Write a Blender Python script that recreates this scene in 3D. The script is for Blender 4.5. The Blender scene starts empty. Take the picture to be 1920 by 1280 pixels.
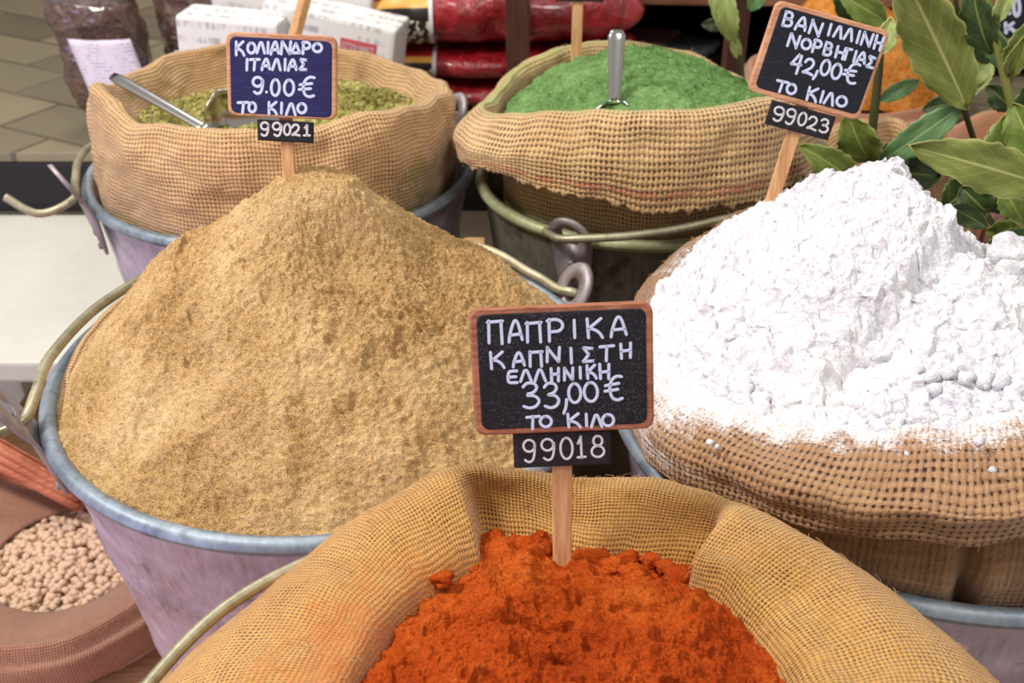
import bpy, bmesh, math, random
import numpy as np
from mathutils import Vector, Matrix
random.seed(7); RNG = np.random.default_rng(7)
PI = math.pi
SC = bpy.context.scene; COL = SC.collection

# ------------------------------------------------------------------ camera, world, lights, exposure
# heights are measured from the bucket rims (z = 0); everything is lifted by LIFT at the end so the floor is z = 0
LIFT = 0.80
FPX = 2000.0; PITCH = math.radians(31.2); CAMZ = 0.327
cam_d = bpy.data.cameras.new('camera'); cam = bpy.data.objects.new('camera', cam_d); COL.objects.link(cam)
cam.location = (0, 0, CAMZ + LIFT); cam.rotation_euler = (PI/2 - PITCH, 0, 0)
cam_d.sensor_width = 36.0; cam_d.lens = FPX/1920*36; cam_d.clip_start = .01; cam_d.clip_end = 60
cam_d.dof.use_dof = True; cam_d.dof.focus_distance = .46; cam_d.dof.aperture_fstop = 17
SC.camera = cam
SC.view_settings.view_transform = 'Standard'; SC.view_settings.look = 'None'
SC.view_settings.gamma = 1; SC.view_settings.use_curve_mapping = False
SC.view_settings.exposure = 0.1
w = bpy.data.worlds.new('shop_air'); SC.world = w; w.use_nodes = True
w.node_tree.nodes['Background'].inputs[0].default_value = (1.0, .96, .93, 1)
w.node_tree.nodes['Background'].inputs[1].default_value = .40
def area(name, loc, aim, size, power, col):
    d = bpy.data.lights.new(name, 'AREA'); d.shape = 'DISK'; d.size = size; d.energy = power; d.color = col
    o = bpy.data.objects.new(name, d); COL.objects.link(o); o.location = Vector(loc) + Vector((0, 0, LIFT))
    o.rotation_euler = (Vector(aim) - Vector(loc)).to_track_quat('-Z', 'Y').to_euler(); return o
area('unseen_overhead_light', (-.85, .34, 1.15), (0, .5, 0), .28, 17, (1, .96, .90))  # unseen key light from the upper left
area('unseen_overhead_light', (.45, -.15, 1.35), (.1, .6, 0), .45, 8, (1, .94, .88))  # added front fill that brightens the sack fronts, no visible source
area('unseen_overhead_light', (-.45, 1.35, 1.5), (-.3, 1.0, -.1), .4, 9, (1, .95, .90))  # unseen light over the rear counter
area('violet_tube_lamp', (-.95, -.25, .05), (-.1, .45, -.1), .5, 3.6, (.66, .50, 1.0))

# ------------------------------------------------------------------ helpers
def srgb(r, g, b):
    f = lambda c: (c/12.92 if c <= .04045 else ((c+.055)/1.055)**2.4)
    return (f(r/255), f(g/255), f(b/255), 1)
def ray(u, v):
    x = (u-960)/FPX; y = -(v-640)/FPX
    return np.array([x, math.cos(PITCH)+y*math.sin(PITCH), -math.sin(PITCH)+y*math.cos(PITCH)])
def at_y(u, v, Y):
    d = ray(u, v); return np.array([0, 0, CAMZ]) + d*(Y/d[1])
def hash3(i, j, k):
    n = (i.astype(np.int64)*374761393 + j.astype(np.int64)*668265263 + k.astype(np.int64)*2147483647) & 0x7fffffff
    n = ((n ^ (n >> 13))*1274126177) & 0x7fffffff
    n = ((n ^ (n >> 16))*1911520717) & 0x7fffffff
    return (n & 0xfffff)/float(0xfffff)
def vnoise(x, y, z):
    i, j, k = np.floor(x), np.floor(y), np.floor(z); fx, fy, fz = x-i, y-j, z-k
    s = lambda t: t*t*t*(t*(t*6-15)+10)
    fx, fy, fz = s(fx), s(fy), s(fz); r = 0
    for a in (0, 1):
        for b in (0, 1):
            for c in (0, 1):
                r = r + hash3(i+a, j+b, k+c)*(fx if a else 1-fx)*(fy if b else 1-fy)*(fz if c else 1-fz)
    return r*2-1
def fbm(x, y, z, oct=4, gain=.5):
    r = 0; a = 1
    for o in range(oct):
        r = r + a*vnoise(x+17.3*o, y-9.1*o, z+4.7*o); x, y, z = x*2.03, y*2.03, z*2.03; a *= gain
    return r
def sm(a, b, x):
    t = np.clip((x-a)/(b-a), 0, 1); return t*t*(3-2*t)
def crom(P, n, closed=False):
    P = np.asarray(P, float); m = len(P); out = []
    for i in range(m if closed else m-1):
        g = (lambda k: P[k % m]) if closed else (lambda k: P[min(max(k, 0), m-1)])
        p0, p1, p2, p3 = g(i-1), g(i), g(i+1), g(i+2)
        for t in np.arange(n)/n:
            out.append(.5*((2*p1)+(-p0+p2)*t+(2*p0-5*p1+4*p2-p3)*t*t+(-p0+3*p1-3*p2+p3)*t**3))
    if not closed: out.append(P[-1])
    return np.array(out)
def tag(o, label, cat, group=None, kind=None):
    o['label'] = label
    if cat: o['category'] = cat
    if group: o['group'] = group
    if kind: o['kind'] = kind
    return o
def thing(name, loc, label, cat, group=None):
    o = bpy.data.objects.new(name, None); COL.objects.link(o); o.location = loc; o.empty_display_size = .02
    return tag(o, label, cat, group)
def mesh(name, verts, faces, mat, parent=None, loc=None, smooth=True, uv=None, attrs=None, label=None):
    """verts are world points (rim-level heights); stored relative to the parent thing or to loc"""
    V = np.asarray(verts, float)
    org = np.zeros(3)
    p = parent
    while p is not None: org = org + np.array(p.location); p = p.parent
    if loc is not None: org = org + np.array(loc)
    me = bpy.data.meshes.new(name); me.from_pydata((V-org).tolist(), [], [tuple(f) for f in faces]); me.update()
    if smooth: me.polygons.foreach_set('use_smooth', [True]*len(me.polygons))
    if uv is not None:
        L = me.uv_layers.new(name='UVMap'); idx = np.empty(len(me.loops), np.int64); me.loops.foreach_get('vertex_index', idx)
        if isinstance(uv, tuple): arr = uv[0]
        else: arr = np.asarray(uv)[idx]
        L.data.foreach_set('uv', np.asarray(arr, np.float32).ravel())
    for k, a in (attrs or {}).items():
        at = me.attributes.new(k, 'FLOAT', 'POINT'); at.data.foreach_set('value', np.asarray(a, np.float32))
    o = bpy.data.objects.new(name, me); COL.objects.link(o)
    if mat is not None: me.materials.append(mat)
    if parent is not None: o.parent = parent
    if loc is not None: o.location = loc
    if label: o['label'] = label
    return o
def grid_faces(n, m, wrap_n=False):
    F = []
    for i in range(n if wrap_n else n-1):
        a = i*m; b = ((i+1) % n)*m
        F += [(a+j, b+j, b+j+1, a+j+1) for j in range(m-1)]
    return F
def tube(P, r, n=10, closed=False, flat=1.0, flat_dir=None):
    P = np.asarray(P, float); m = len(P); r = np.broadcast_to(np.asarray(r, float), (m,))
    T = np.roll(P, -1, 0)-np.roll(P, 1, 0)
    if not closed: T[0] = P[1]-P[0]; T[-1] = P[-1]-P[-2]
    T /= np.linalg.norm(T, axis=1)[:, None]+1e-12
    up = np.array(flat_dir if flat_dir is not None else ((0, 0, 1) if abs(T[0][2]) < .9 else (1, 0, 0)), float)
    N = up-T[0]*(up@T[0]); N /= np.linalg.norm(N); V = []
    for i in range(m):
        if flat_dir is not None: N = up-T[i]*(up@T[i])
        else: N = N-T[i]*(N@T[i])
        N = N/(np.linalg.norm(N)+1e-12); B = np.cross(T[i], N)
        for k in range(n):
            a = 2*PI*k/n; V.append(P[i]+r[i]*(math.cos(a)*N*flat+math.sin(a)*B))
    F = []
    for i in range(m if closed else m-1):
        a = i*n; b = ((i+1) % m)*n
        F += [(a+k, a+(k+1) % n, b+(k+1) % n, b+k) for k in range(n)]
    if not closed: F += [tuple(range(n-1, -1, -1)), tuple((m-1)*n+k for k in range(n))]
    return np.array(V), F
def join(parts):
    V = []; F = []; o = 0
    for v, f in parts:
        V.append(np.asarray(v, float)); F += [tuple(i+o for i in q) for q in f]; o += len(v)
    return np.vstack(V), F
def lathe(profile, c, n=96):
    V = [(c[0]+r*math.cos(2*PI*i/n), c[1]+r*math.sin(2*PI*i/n), c[2]+z) for i in range(n) for r, z in profile]
    return np.array(V), grid_faces(n, len(profile), True)
def box(c, s, rot=0, bev=.002, tilt=(0, 0)):
    bm = bmesh.new(); bmesh.ops.create_cube(bm, size=1)
    for v in bm.verts: v.co = Vector((v.co.x*s[0], v.co.y*s[1], v.co.z*s[2]))
    if bev: bmesh.ops.bevel(bm, geom=bm.edges[:], offset=bev, segments=2, affect='EDGES', profile=.6)
    M = Matrix.Rotation(rot, 4, 'Z') @ Matrix.Rotation(tilt[0], 4, 'X') @ Matrix.Rotation(tilt[1], 4, 'Y')
    bm.verts.index_update()
    V = np.array([(M @ v.co)+Vector(c) for v in bm.verts]); F = [tuple(v.index for v in f.verts) for f in bm.faces]
    bm.free(); return V, F
def rounded_plate(w, h, d, rad, cx=0, cz=0, y0=0, seg=6, bev=.0006):
    """plate in the XZ plane, front at y0, thickness d behind it"""
    pts = []
    for sx, sz, a0 in ((1, 1, 0), (-1, 1, 90), (-1, -1, 180), (1, -1, 270)):
        for k in range(seg+1):
            a = math.radians(a0+90*k/seg); pts.append((cx+sx*(w/2-rad)+rad*math.cos(a), cz+sz*(h/2-rad)+rad*math.sin(a)))
    pts = np.array(pts); c = np.array([cx, cz]); n = len(pts)
    rings = [(1-bev*2/min(w, h), y0), (1, y0+bev), (1, y0+d-bev), (1-bev*2/min(w, h), y0+d)]
    V = []; F = []
    for s, y in rings:
        for p in pts: q = c+(p-c)*s; V.append((q[0], y, q[1]))
    for r in range(3):
        for k in range(n): F.append((r*n+k, r*n+(k+1) % n, (r+1)*n+(k+1) % n, (r+1)*n+k))
    F.append(tuple(range(n-1, -1, -1))); F.append(tuple(3*n+k for k in range(n)))
    return np.array(V), F

# ------------------------------------------------------------------ materials
class NT:
    def __init__(s, name, rough=.8, metal=0, spec=.3):
        s.m = bpy.data.materials.new(name); s.m.use_nodes = True; s.t = s.m.node_tree; s.N = s.t.nodes; s.L = s.t.links
        s.b = s.N['Principled BSDF']; s.set(s.b, 'Roughness', rough); s.set(s.b, 'Metallic', metal); s.set(s.b, 'Specular IOR Level', spec)
    def set(s, node, key, val):
        i = node.inputs[key]
        if isinstance(val, bpy.types.NodeSocket): s.L.new(val, i)
        else: i.default_value = val
    def node(s, t, **kw):
        n = s.N.new(t)
        for k, v in kw.items(): setattr(n, k, v)
        return n
    def math(s, op, a, b=None, c=None, clamp=False):
        n = s.node('ShaderNodeMath', operation=op, use_clamp=clamp); s.set(n, 0, a)
        if b is not None: s.set(n, 1, b)
        if c is not None: s.set(n, 2, c)
        return n.outputs[0]
    def obj(s): return s.node('ShaderNodeTexCoord').outputs['Object']
    def gen(s): return s.node('ShaderNodeTexCoord').outputs['Generated']
    def uv(s): return s.node('ShaderNodeTexCoord').outputs['UV']
    def attr(s, n): return s.node('ShaderNodeAttribute', attribute_name=n).outputs['Fac']
    def noise(s, vec, scale, detail=3, rough=.55, dist=0):
        n = s.node('ShaderNodeTexNoise'); s.set(n, 'Vector', vec); s.set(n, 'Scale', scale); s.set(n, 'Detail', detail)
        s.set(n, 'Roughness', rough); s.set(n, 'Distortion', dist); return n.outputs['Fac']
    def voro(s, vec, scale, out='Distance', feat='F1'):
        n = s.node('ShaderNodeTexVoronoi', feature=feat); s.set(n, 'Vector', vec); s.set(n, 'Scale', scale); return n.outputs[out]
    def ramp(s, fac, stops, interp='LINEAR'):
        n = s.node('ShaderNodeValToRGB'); s.set(n, 0, fac); e = n.color_ramp.elements; n.color_ramp.interpolation = interp
        while len(e) < len(stops): e.new(.5)
        for k, (p, c) in enumerate(stops): e[k].position = p; e[k].color = c if len(c) == 4 else (*c, 1)
        return n.outputs[0]
    def mix(s, fac, a, b, mode='MIX'):
        n = s.node('ShaderNodeMix', data_type='RGBA', blend_type=mode); s.set(n, 0, fac); s.set(n, 6, a); s.set(n, 7, b); return n.outputs[2]
    def maprange(s, v, a, b, c=0, d=1):
        n = s.node('ShaderNodeMapRange'); s.set(n, 0, v); s.set(n, 1, a); s.set(n, 2, b); s.set(n, 3, c); s.set(n, 4, d); return n.outputs[0]
    def mapping(s, vec, scale=(1, 1, 1), rot=(0, 0, 0), loc=(0, 0, 0)):
        n = s.node('ShaderNodeMapping'); s.set(n, 'Vector', vec); s.set(n, 'Scale', scale); s.set(n, 'Rotation', rot); s.set(n, 'Location', loc); return n.outputs[0]
    def sep(s, vec):
        n = s.node('ShaderNodeSeparateXYZ'); s.set(n, 0, vec); return n.outputs
    def bump(s, h, strength, dist, normal=None):
        n = s.node('ShaderNodeBump'); s.set(n, 'Height', h); s.set(n, 'Strength', strength); s.set(n, 'Distance', dist)
        if normal is not None: s.set(n, 'Normal', normal)
        return n.outputs[0]
    def done(s, col=None, normal=None, rough=None):
        if col is not None: s.set(s.b, 'Base Color', col)
        if normal is not None: s.set(s.b, 'Normal', normal)
        if rough is not None: s.set(s.b, 'Roughness', rough)
        return s.m
def plain(name, col, rough=.6, metal=0, spec=.4):
    t = NT(name, rough, metal, spec); n = t.noise(t.obj(), 60, 3)
    return t.done(t.mix(t.maprange(n, .3, .7, 0, .18), col, tuple(c*.7 for c in col[:3])+(1,)))
def powder(name, dark, mid, light, grain, bumpd, big=18, spec=.12, wts=(.44, .26, .30), rng=(.39, .5, .61)):
    """grain = grains per metre"""
    t = NT(name, 1.0, 0, spec); o = t.obj()
    g = t.noise(o, grain, 4, .65); g2 = t.noise(o, grain*.28, 3, .6); bg = t.noise(o, big, 3, .6)
    f = t.math('ADD', t.math('MULTIPLY', g, wts[0]), t.math('ADD', t.math('MULTIPLY', g2, wts[1]), t.math('MULTIPLY', bg, wts[2])))
    c = t.ramp(f, [(rng[0], dark), (rng[1], mid), (rng[2], light)])
    h = t.math('ADD', t.math('MULTIPLY', g, .6), t.math('MULTIPLY', g2, 1.0))
    return t.done(c, t.bump(h, .9, bumpd))
def burlap(name, pitch, thread, light, hole, stain=None, holes=.5, fuzz=.5, hem=False):
    t = NT(name, 1.0, 0, .1); t.set(t.b, 'Sheen Weight', .25)
    uv = t.uv(); s = 1/pitch
    wob = t.node('ShaderNodeTexNoise'); t.set(wob, 'Vector', uv); t.set(wob, 'Scale', s*.09); t.set(wob, 'Detail', 2)
    vm = t.node('ShaderNodeVectorMath', operation='SCALE'); t.set(vm, 0, uv); t.set(vm, 'Scale', s)
    wv = t.node('ShaderNodeVectorMath', operation='SCALE'); t.set(wv, 0, wob.outputs['Color']); t.set(wv, 'Scale', 1.7)
    ad = t.node('ShaderNodeVectorMath', operation='ADD'); t.set(ad, 0, vm.outputs[0]); t.set(ad, 1, wv.outputs[0])
    x, y, _ = t.sep(ad.outputs[0])
    hx = t.math('SINE', t.math('MULTIPLY', t.math('FRACT', x), PI)); hy = t.math('SINE', t.math('MULTIPLY', t.math('FRACT', y), PI))
    par = t.math('FLOORED_MODULO', t.math('ADD', t.math('FLOOR', x), t.math('FLOOR', y)), 2.0)
    sg = t.math('MULTIPLY', t.math('SUBTRACT', par, .5), 1.0)
    a = t.math('ADD', hx, t.math('MULTIPLY', sg, hy)); b = t.math('SUBTRACT', hy, t.math('MULTIPLY', sg, hx))
    h = t.math('MAXIMUM', a, b)
    nz = t.noise(uv, s*.16, 3); thr = t.maprange(nz, .35, .65, holes-.3, holes+.12)
    dn = t.attr('dense'); thr = t.math('SUBTRACT', thr, t.math('MULTIPLY', dn, .7)); h = t.math('MULTIPLY', h, t.math('SUBTRACT', 1.0, t.math('MULTIPLY', dn, .45)))
    edge = t.math('MAXIMUM', hx, hy)
    hm = t.math('SUBTRACT', 1.0, t.maprange(t.math('SUBTRACT', edge, thr), -.06, .2, 0, 1))
    fib = t.noise(t.mapping(uv, (s*.25, s*1.6, 1)), 1, 3, .7); fib2 = t.noise(t.mapping(uv, (s*1.6, s*.25, 1)), 1, 3, .7)
    big = t.noise(uv, 14, 3, .6)
    ff = t.math('ADD', t.math('MULTIPLY', t.math('ADD', fib, fib2), .35), t.math('MULTIPLY', big, .3))
    c = t.ramp(ff, [(.38, thread), (.62, light)])
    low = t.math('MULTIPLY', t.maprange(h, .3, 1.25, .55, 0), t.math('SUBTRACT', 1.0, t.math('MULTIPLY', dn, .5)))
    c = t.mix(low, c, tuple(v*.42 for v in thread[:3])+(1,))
    c = t.mix(hm, c, hole)
    if hem:
        hmk = t.attr('hem'); dash = t.math('GREATER_THAN', t.noise(uv, s*.5, 1), .42)
        c = t.mix(t.math('MULTIPLY', hmk, t.math('MULTIPLY', dash, .5)), c, srgb(190, 70, 70))
    if stain is not None:
        sa = t.attr('stain'); sn = t.noise(t.obj(), 70, 5, .7); sn2 = t.noise(t.obj(), 900, 2, .6)
        k = t.math('ADD', t.math('ADD', sa, t.math('MULTIPLY', t.math('SUBTRACT', sn, .5), 1.3)), t.math('MULTIPLY', t.math('SUBTRACT', sn2, .5), .8))
        k = t.maprange(k, stain[1], stain[2], 0, stain[3]); c = t.mix(k, c, stain[0])
    hh = t.math('ADD', h, t.math('MULTIPLY', t.math('ADD', fib, fib2), fuzz))
    return t.done(c, t.bump(hh, .8, pitch*.42))
def wood(name, a, b, axis=(1, 1, .08), scale=900, rough=.65):
    t = NT(name, rough, 0, .25); v = t.mapping(t.obj(), axis)
    n = t.noise(v, scale, 4, .65, .4); n2 = t.noise(v, scale*.12, 3, .6)
    f = t.math('ADD', t.math('MULTIPLY', n, .55), t.math('MULTIPLY', n2, .45))
    return t.done(t.ramp(f, [(.36, b), (.6, a)]), t.bump(n, .3, .0004))
def zinc(name, a, b, metal=.75, rough=.42):
    t = NT(name, rough, metal, .5); o = t.obj()
    v = t.voro(o, 70, 'Color'); vs = t.sep(v)[0]; n = t.noise(o, 22, 4, .65); f2 = t.noise(t.mapping(o, (1, 1, .25)), 320, 3)
    f = t.math('ADD', t.math('MULTIPLY', vs, .05), t.math('ADD', t.math('MULTIPLY', n, .65), t.math('MULTIPLY', f2, .3)))
    spots = t.maprange(t.noise(o, 48, 2), .63, .7, 0, .55)
    c = t.mix(spots, t.ramp(f, [(.32, b), (.62, a)]), tuple(x*.5 for x in b[:3])+(1,))
    return t.done(c, t.bump(n, .15, .001), t.maprange(n, .3, .7, rough-.08, rough+.16))
M = {}
M['zinc'] = zinc('galvanised_steel', srgb(208, 196, 214), srgb(146, 134, 156), .6, .5)
M['zinc_dark'] = zinc('dull_galvanised_steel', srgb(150, 148, 132), srgb(92, 92, 84), .6, .5)
M['rim'] = zinc('rim_steel', srgb(158, 170, 180), srgb(108, 120, 132), .55, .5)
M['ear'] = zinc('ear_steel', srgb(186, 176, 180), srgb(134, 126, 130), .5, .5)
M['rim_green'] = zinc('powder_dusted_rim_steel', srgb(196, 200, 160), srgb(150, 156, 112), .45, .5)
M['rod'] = zinc('handle_wire_steel', srgb(190, 184, 156), srgb(132, 126, 100), .6, .42)
M['steel'] = plain('polished_steel', (.56, .54, .52, 1), .16, 1.0, .5)
M['wood'] = wood('frame_wood', srgb(182, 122, 92), srgb(122, 72, 54), (.12, 1, 1))
M['wood_pale'] = wood('pale_frame_wood', srgb(214, 164, 126), srgb(168, 110, 80), (.12, 1, 1))
M['stake'] = wood('stake_wood', srgb(222, 178, 128), srgb(184, 132, 88))
M['bench'] = wood('bench_wood', srgb(206, 164, 118), srgb(160, 118, 80), (.1, 1, 1), 300)
M['darkwood'] = wood('dark_brown_wood', srgb(92, 58, 46), srgb(52, 32, 26), (1, 1, .08), 300)
M['brownwood'] = wood('brown_shelf_wood', srgb(160, 112, 88), srgb(120, 82, 64), (.1, 1, 1), 200)
def board_mat(name, col, speck):
    t = NT(name, .75, 0, .3); o = t.obj(); v = t.voro(o, 1500); n = t.noise(o, 40, 3)
    k = t.math('MULTIPLY', t.math('LESS_THAN', v, .17), t.maprange(n, .4, .6, .1, speck))
    st = t.maprange(t.noise(t.mapping(o, (60, 60, 700)), 1, 3), .5, .7, 0, .3)
    c = t.mix(st, col, tuple(min(1, x*2.6+.01) for x in col[:3])+(1,))
    return t.done(t.mix(k, c, srgb(200, 195, 200)), t.bump(v, .2, .0003))
M['board'] = board_mat('speckled_chalkboard', srgb(26, 25, 30), .55)
M['board_blue'] = board_mat('ink_blue_chalkboard', srgb(36, 34, 82), .12)
M['board_dark'] = board_mat('matt_chalkboard', srgb(24, 27, 36), .15)
M['tagboard'] = board_mat('tag_chalkboard', srgb(30, 28, 32), .2)
M['ink'] = plain('white_marker', srgb(205, 214, 240), .5)
M['ink2'] = plain('tag_marker', srgb(214, 210, 214), .5)
M['tan'] = powder('coriander_powder', srgb(146, 108, 62), srgb(206, 168, 114), srgb(236, 206, 156), 1150, .0026, wts=(.46, .2, .34))
M['paprika'] = powder('paprika_powder', srgb(148, 48, 12), srgb(198, 82, 24), srgb(230, 122, 46), 1300, .0030, big=24, wts=(.42, .14, .44), rng=(.36, .5, .64))
M['white'] = powder('vanillin_powder', srgb(206, 204, 212), srgb(228, 226, 230), srgb(240, 238, 238), 700, .0018)
M['herb'] = powder('dried_herb_flakes', srgb(92, 90, 40), srgb(164, 156, 88), srgb(212, 204, 138), 420, .003)
M['green'] = powder('green_leaf_powder', srgb(62, 92, 48), srgb(104, 140, 80), srgb(138, 168, 108), 650, .0018)
M['turmeric'] = powder('turmeric_powder', srgb(160, 86, 30), srgb(206, 130, 54), srgb(228, 162, 88), 300, .003)
M['bean'] = plain('pale_bean_skin', srgb(222, 190, 160), .6)
M['fibre'] = plain('jute_fibre', srgb(214, 170, 110), .9)
BH = srgb(70, 44, 24)
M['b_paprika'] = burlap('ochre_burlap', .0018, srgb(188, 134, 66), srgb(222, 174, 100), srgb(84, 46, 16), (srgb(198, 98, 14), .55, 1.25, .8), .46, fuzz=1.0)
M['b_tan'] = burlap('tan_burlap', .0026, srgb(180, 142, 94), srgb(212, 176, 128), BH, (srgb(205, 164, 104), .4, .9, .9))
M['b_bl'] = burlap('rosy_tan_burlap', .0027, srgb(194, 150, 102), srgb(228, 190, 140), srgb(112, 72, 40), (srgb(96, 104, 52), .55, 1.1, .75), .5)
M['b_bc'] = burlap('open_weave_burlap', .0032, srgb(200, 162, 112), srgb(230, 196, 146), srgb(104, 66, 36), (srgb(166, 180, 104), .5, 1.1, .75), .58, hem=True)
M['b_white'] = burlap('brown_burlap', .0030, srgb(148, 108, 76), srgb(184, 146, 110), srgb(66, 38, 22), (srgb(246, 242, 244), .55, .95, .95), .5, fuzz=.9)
M['b_brown'] = burlap('dusky_sackcloth', .0020, srgb(160, 112, 88), srgb(196, 146, 118), srgb(92, 58, 44), None, .3)
M['b_rose'] = burlap('rose_sackcloth', .002, srgb(196, 136, 100), srgb(224, 170, 136), srgb(130, 80, 60), None, .25)

# ------------------------------------------------------------------ the setting
def structure(name, v, f, mat): 
    o = mesh(name, v, f, mat, smooth=False); o['kind'] = 'structure'; return o
def tiles_mat():
    t = NT('shop_floor_tiles', .35, 0, .4); b = t.node('ShaderNodeTexBrick'); t.set(b, 'Vector', t.mapping(t.obj(), (1, 1, 1), (0, 0, .5)))
    t.set(b, 'Color1', srgb(150, 138, 112)); t.set(b, 'Color2', srgb(104, 94, 78)); t.set(b, 'Mortar', srgb(84, 78, 66)); t.set(b, 'Scale', 1.0)
    t.set(b, 'Brick Width', .16); t.set(b, 'Row Height', .085); t.set(b, 'Mortar Size', .003)
    n = t.noise(t.obj(), 9, 3); return t.done(t.mix(t.maprange(n, .3, .7, 0, .6), b.outputs[0], srgb(128, 120, 100)))
M['tiles'] = tiles_mat()
M['floor'] = plain('pale_floor', srgb(226, 224, 212), .5)
M['panel'] = plain('white_panel', srgb(206, 204, 192), .5)
M['black'] = plain('black_paint_and_shade', srgb(22, 20, 21), .5)  # counter edge paint, also stands in for shade inside the shelf
M['wall'] = plain('brown_wall', srgb(96, 70, 58), .8)
structure('floor', *box((0, 1.2, -LIFT-.05), (8, 8, .1), bev=0), M['floor'])
structure('wall_back', *box((0, 4.2, .4), (8, .1, 2.5), bev=0), M['wall'])

def bench():
    t = thing('wooden_bench', (.05, .6, -LIFT), 'low pale wooden bench carrying the metal buckets', 'bench')
    mesh('bench_top', *box((.05, .55, -.29), (1.09, .86, .02), bev=.003), M['bench'], t, smooth=False)
    for x in (-.46, .56):
        for y in (.16, .94): mesh('leg', *box((x, y, -.55), (.05, .05, .5), bev=.003), M['bench'], t, smooth=False)
def white_table():
    t = thing('white_table', (-.75, .9, -LIFT), 'white table left of the herb bucket', 'table')
    mesh('table_top', *box((-.80, .893, -.155), (.90, .295, .02), bev=.003), M['panel'], t, smooth=False)
    for x in (-1.2, -.56):
        for y in (.79, 1.0): mesh('leg', *box((x, y, -.4825), (.04, .04, .635), bev=.003), M['panel'], t, smooth=False)
white_table()
bench()
def counter():
    t = thing('display_counter', (0, 1.5, -LIFT), 'white fronted counter with black edge and tiled brown top behind the buckets', 'counter')
    mesh('counter_top', *box((0, 1.72, -.085), (4, 1.34, .01), bev=.001), M['tiles'], t, smooth=False)
    mesh('edge_band', *box((0, 1.071, -.1175), (4, .05, .054), bev=.002), M['black'], t, smooth=False, label='glossy black edge band')
    mesh('front_panel', *box((0, 1.72, -.47), (3.98, 1.28, .655), bev=.002), M['panel'], t, smooth=False, label='white front panel')
counter()

# ------------------------------------------------------------------ buckets
def ear(t, c, R, ang, mat, tall=.014, lean=.5, ro=.0155, ri=.0066):
    er = np.array([math.cos(ang), math.sin(ang), 0]); et = np.array([-math.sin(ang), math.cos(ang), 0]); c = np.array(c, float)
    n = 40; V = []; prof = [(0, 0), (0, 1), (1, 1), (1, 0)]
    for i in range(n):
        a = 2*PI*i/n; d = np.array([math.cos(a), math.sin(a)])
        inner = d*ri*np.array([1, 1.1]); outer = d*ro
        if d[1] < 0: outer = np.array([d[0]*ro*(1+.0*d[1]), d[1]*.056-tall*.25*(-d[1])])
        for k, (p, q) in enumerate(prof):
            s = inner*(1-p)+outer*p; z = s[1]+tall
            lip = .0022*(1 if p == 1 else .4)*(1 if d[1] > -.2 else .3)
            rad = R+.0035+(.0012+lip)*q + (lean*max(z, 0) if z > 0 else .12*z)
            V.append(c+er*rad+et*s[0]+np.array([0, 0, z]))
    F = []
    for i in range(n):
        a, b = i*4, ((i+1) % n)*4
        F += [(a+k, b+k, b+(k+1) % 4, a+(k+1) % 4) for k in range(4)]
    e = mesh('ear', np.array(V), F, mat, t)
    for z in (-.018, -.03):
        p = c+er*(R+.0062+.12*z)+np.array([0, 0, z])
        mesh('rivet', *tube([p-er*.002, p+er*.0016, p+er*.0022], [.0028, .0026, .001], 10), mat, e)
    return e
def bucket(c, R, label, ears, handle, body, rim, rod, H=.276, wire=.0030):
    t = thing('metal_bucket', (c[0], c[1], -.28), label, 'bucket', 'galvanised buckets holding the spice sacks')
    rb = R*.70; o = (c[0], c[1], 0)
    def rr(z): return R+(R-rb)*z/H
    pr = [(0, -H), (rb*.9, -H), (rb-.004, -H-.003), (rb, -H+.002)]
    for z in np.linspace(-H+.01, -.004, 60):
        g = sum(.0014*math.exp(-((z-zz)/.0022)**2) for zz in (-.062, -.07, -.15))
        pr.append((rr(z)+g, z))
    pr += [(R, 0), (R-.0016, 0)]
    for z in np.linspace(-.006, -H+.006, 20): pr.append((rr(z)-.0016, z))
    pr += [(0, -H+.004)]
    mesh('body', *lathe(pr, o, 120), body, t)
    bead = [(R+.0012+.0046*math.cos(a), .0005+.0046*math.sin(a)) for a in np.linspace(0, 2*PI, 14)]
    mesh('rim', *lathe(bead, o, 140), rim, t)
    for a, tl in ears: ear(t, o, R, math.radians(a), M['ear'], tall=tl)
    P = crom([(c[0]+r*math.cos(math.radians(a)), c[1]+r*math.sin(math.radians(a)), z) for a, r, z in handle], 14)
    mesh('handle', *tube(P, wire, 12), rod, t)
    return t
TAN, WHI, BLK, BCK, PAP = (-.104, .512), (.217, .477), (-.185, .815), (.100, .79), (.015, .222)
bucket(TAN, .149, 'metal bucket heaped with tan coriander powder', ((-153, .026), (27, .011)),
       [(-149, .196, .020), (-153, .178, .010), (-154, .160, .013), (-160, .1525, .017), (-176, .151, .015), (159, .152, .013), (133, .156, .012), (100, .157, .012), (61, .153, .012), (40, .152, .009), (31, .154, .008), (27, .159, .009), (26, .165, .006)], M['zinc'], M['rim'], M['rod'])
bucket(WHI, .158, 'metal bucket under the brown sack of white vanillin', ((-75, .014), (105, .014)),
       [(107, .185, .004), (105, .17, .008), (96, .163, .01), (60, .164, .004), (20, .165, .003), (-20, .165, .003), (-55, .165, .004), (-67, .164, .01), (-75, .17, .01), (-77, .185, .004)], M['zinc'], M['rim'], M['rod'])
bucket(BLK, .150, 'metal bucket holding the sack of dried green herb flakes', ((-146, .024), (34, .014)),
       [(-150, .208, .018), (-146, .19, .006), (-146, .165, .011), (-158, .158, .012), (-178, .163, .008), (166, .170, .004), (140, .168, .003), (100, .164, .002), (60, .163, .003), (44, .163, .008), (34, .166, .011), (34, .185, .008)], M['zinc'], M['rim'], M['rod'])
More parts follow.
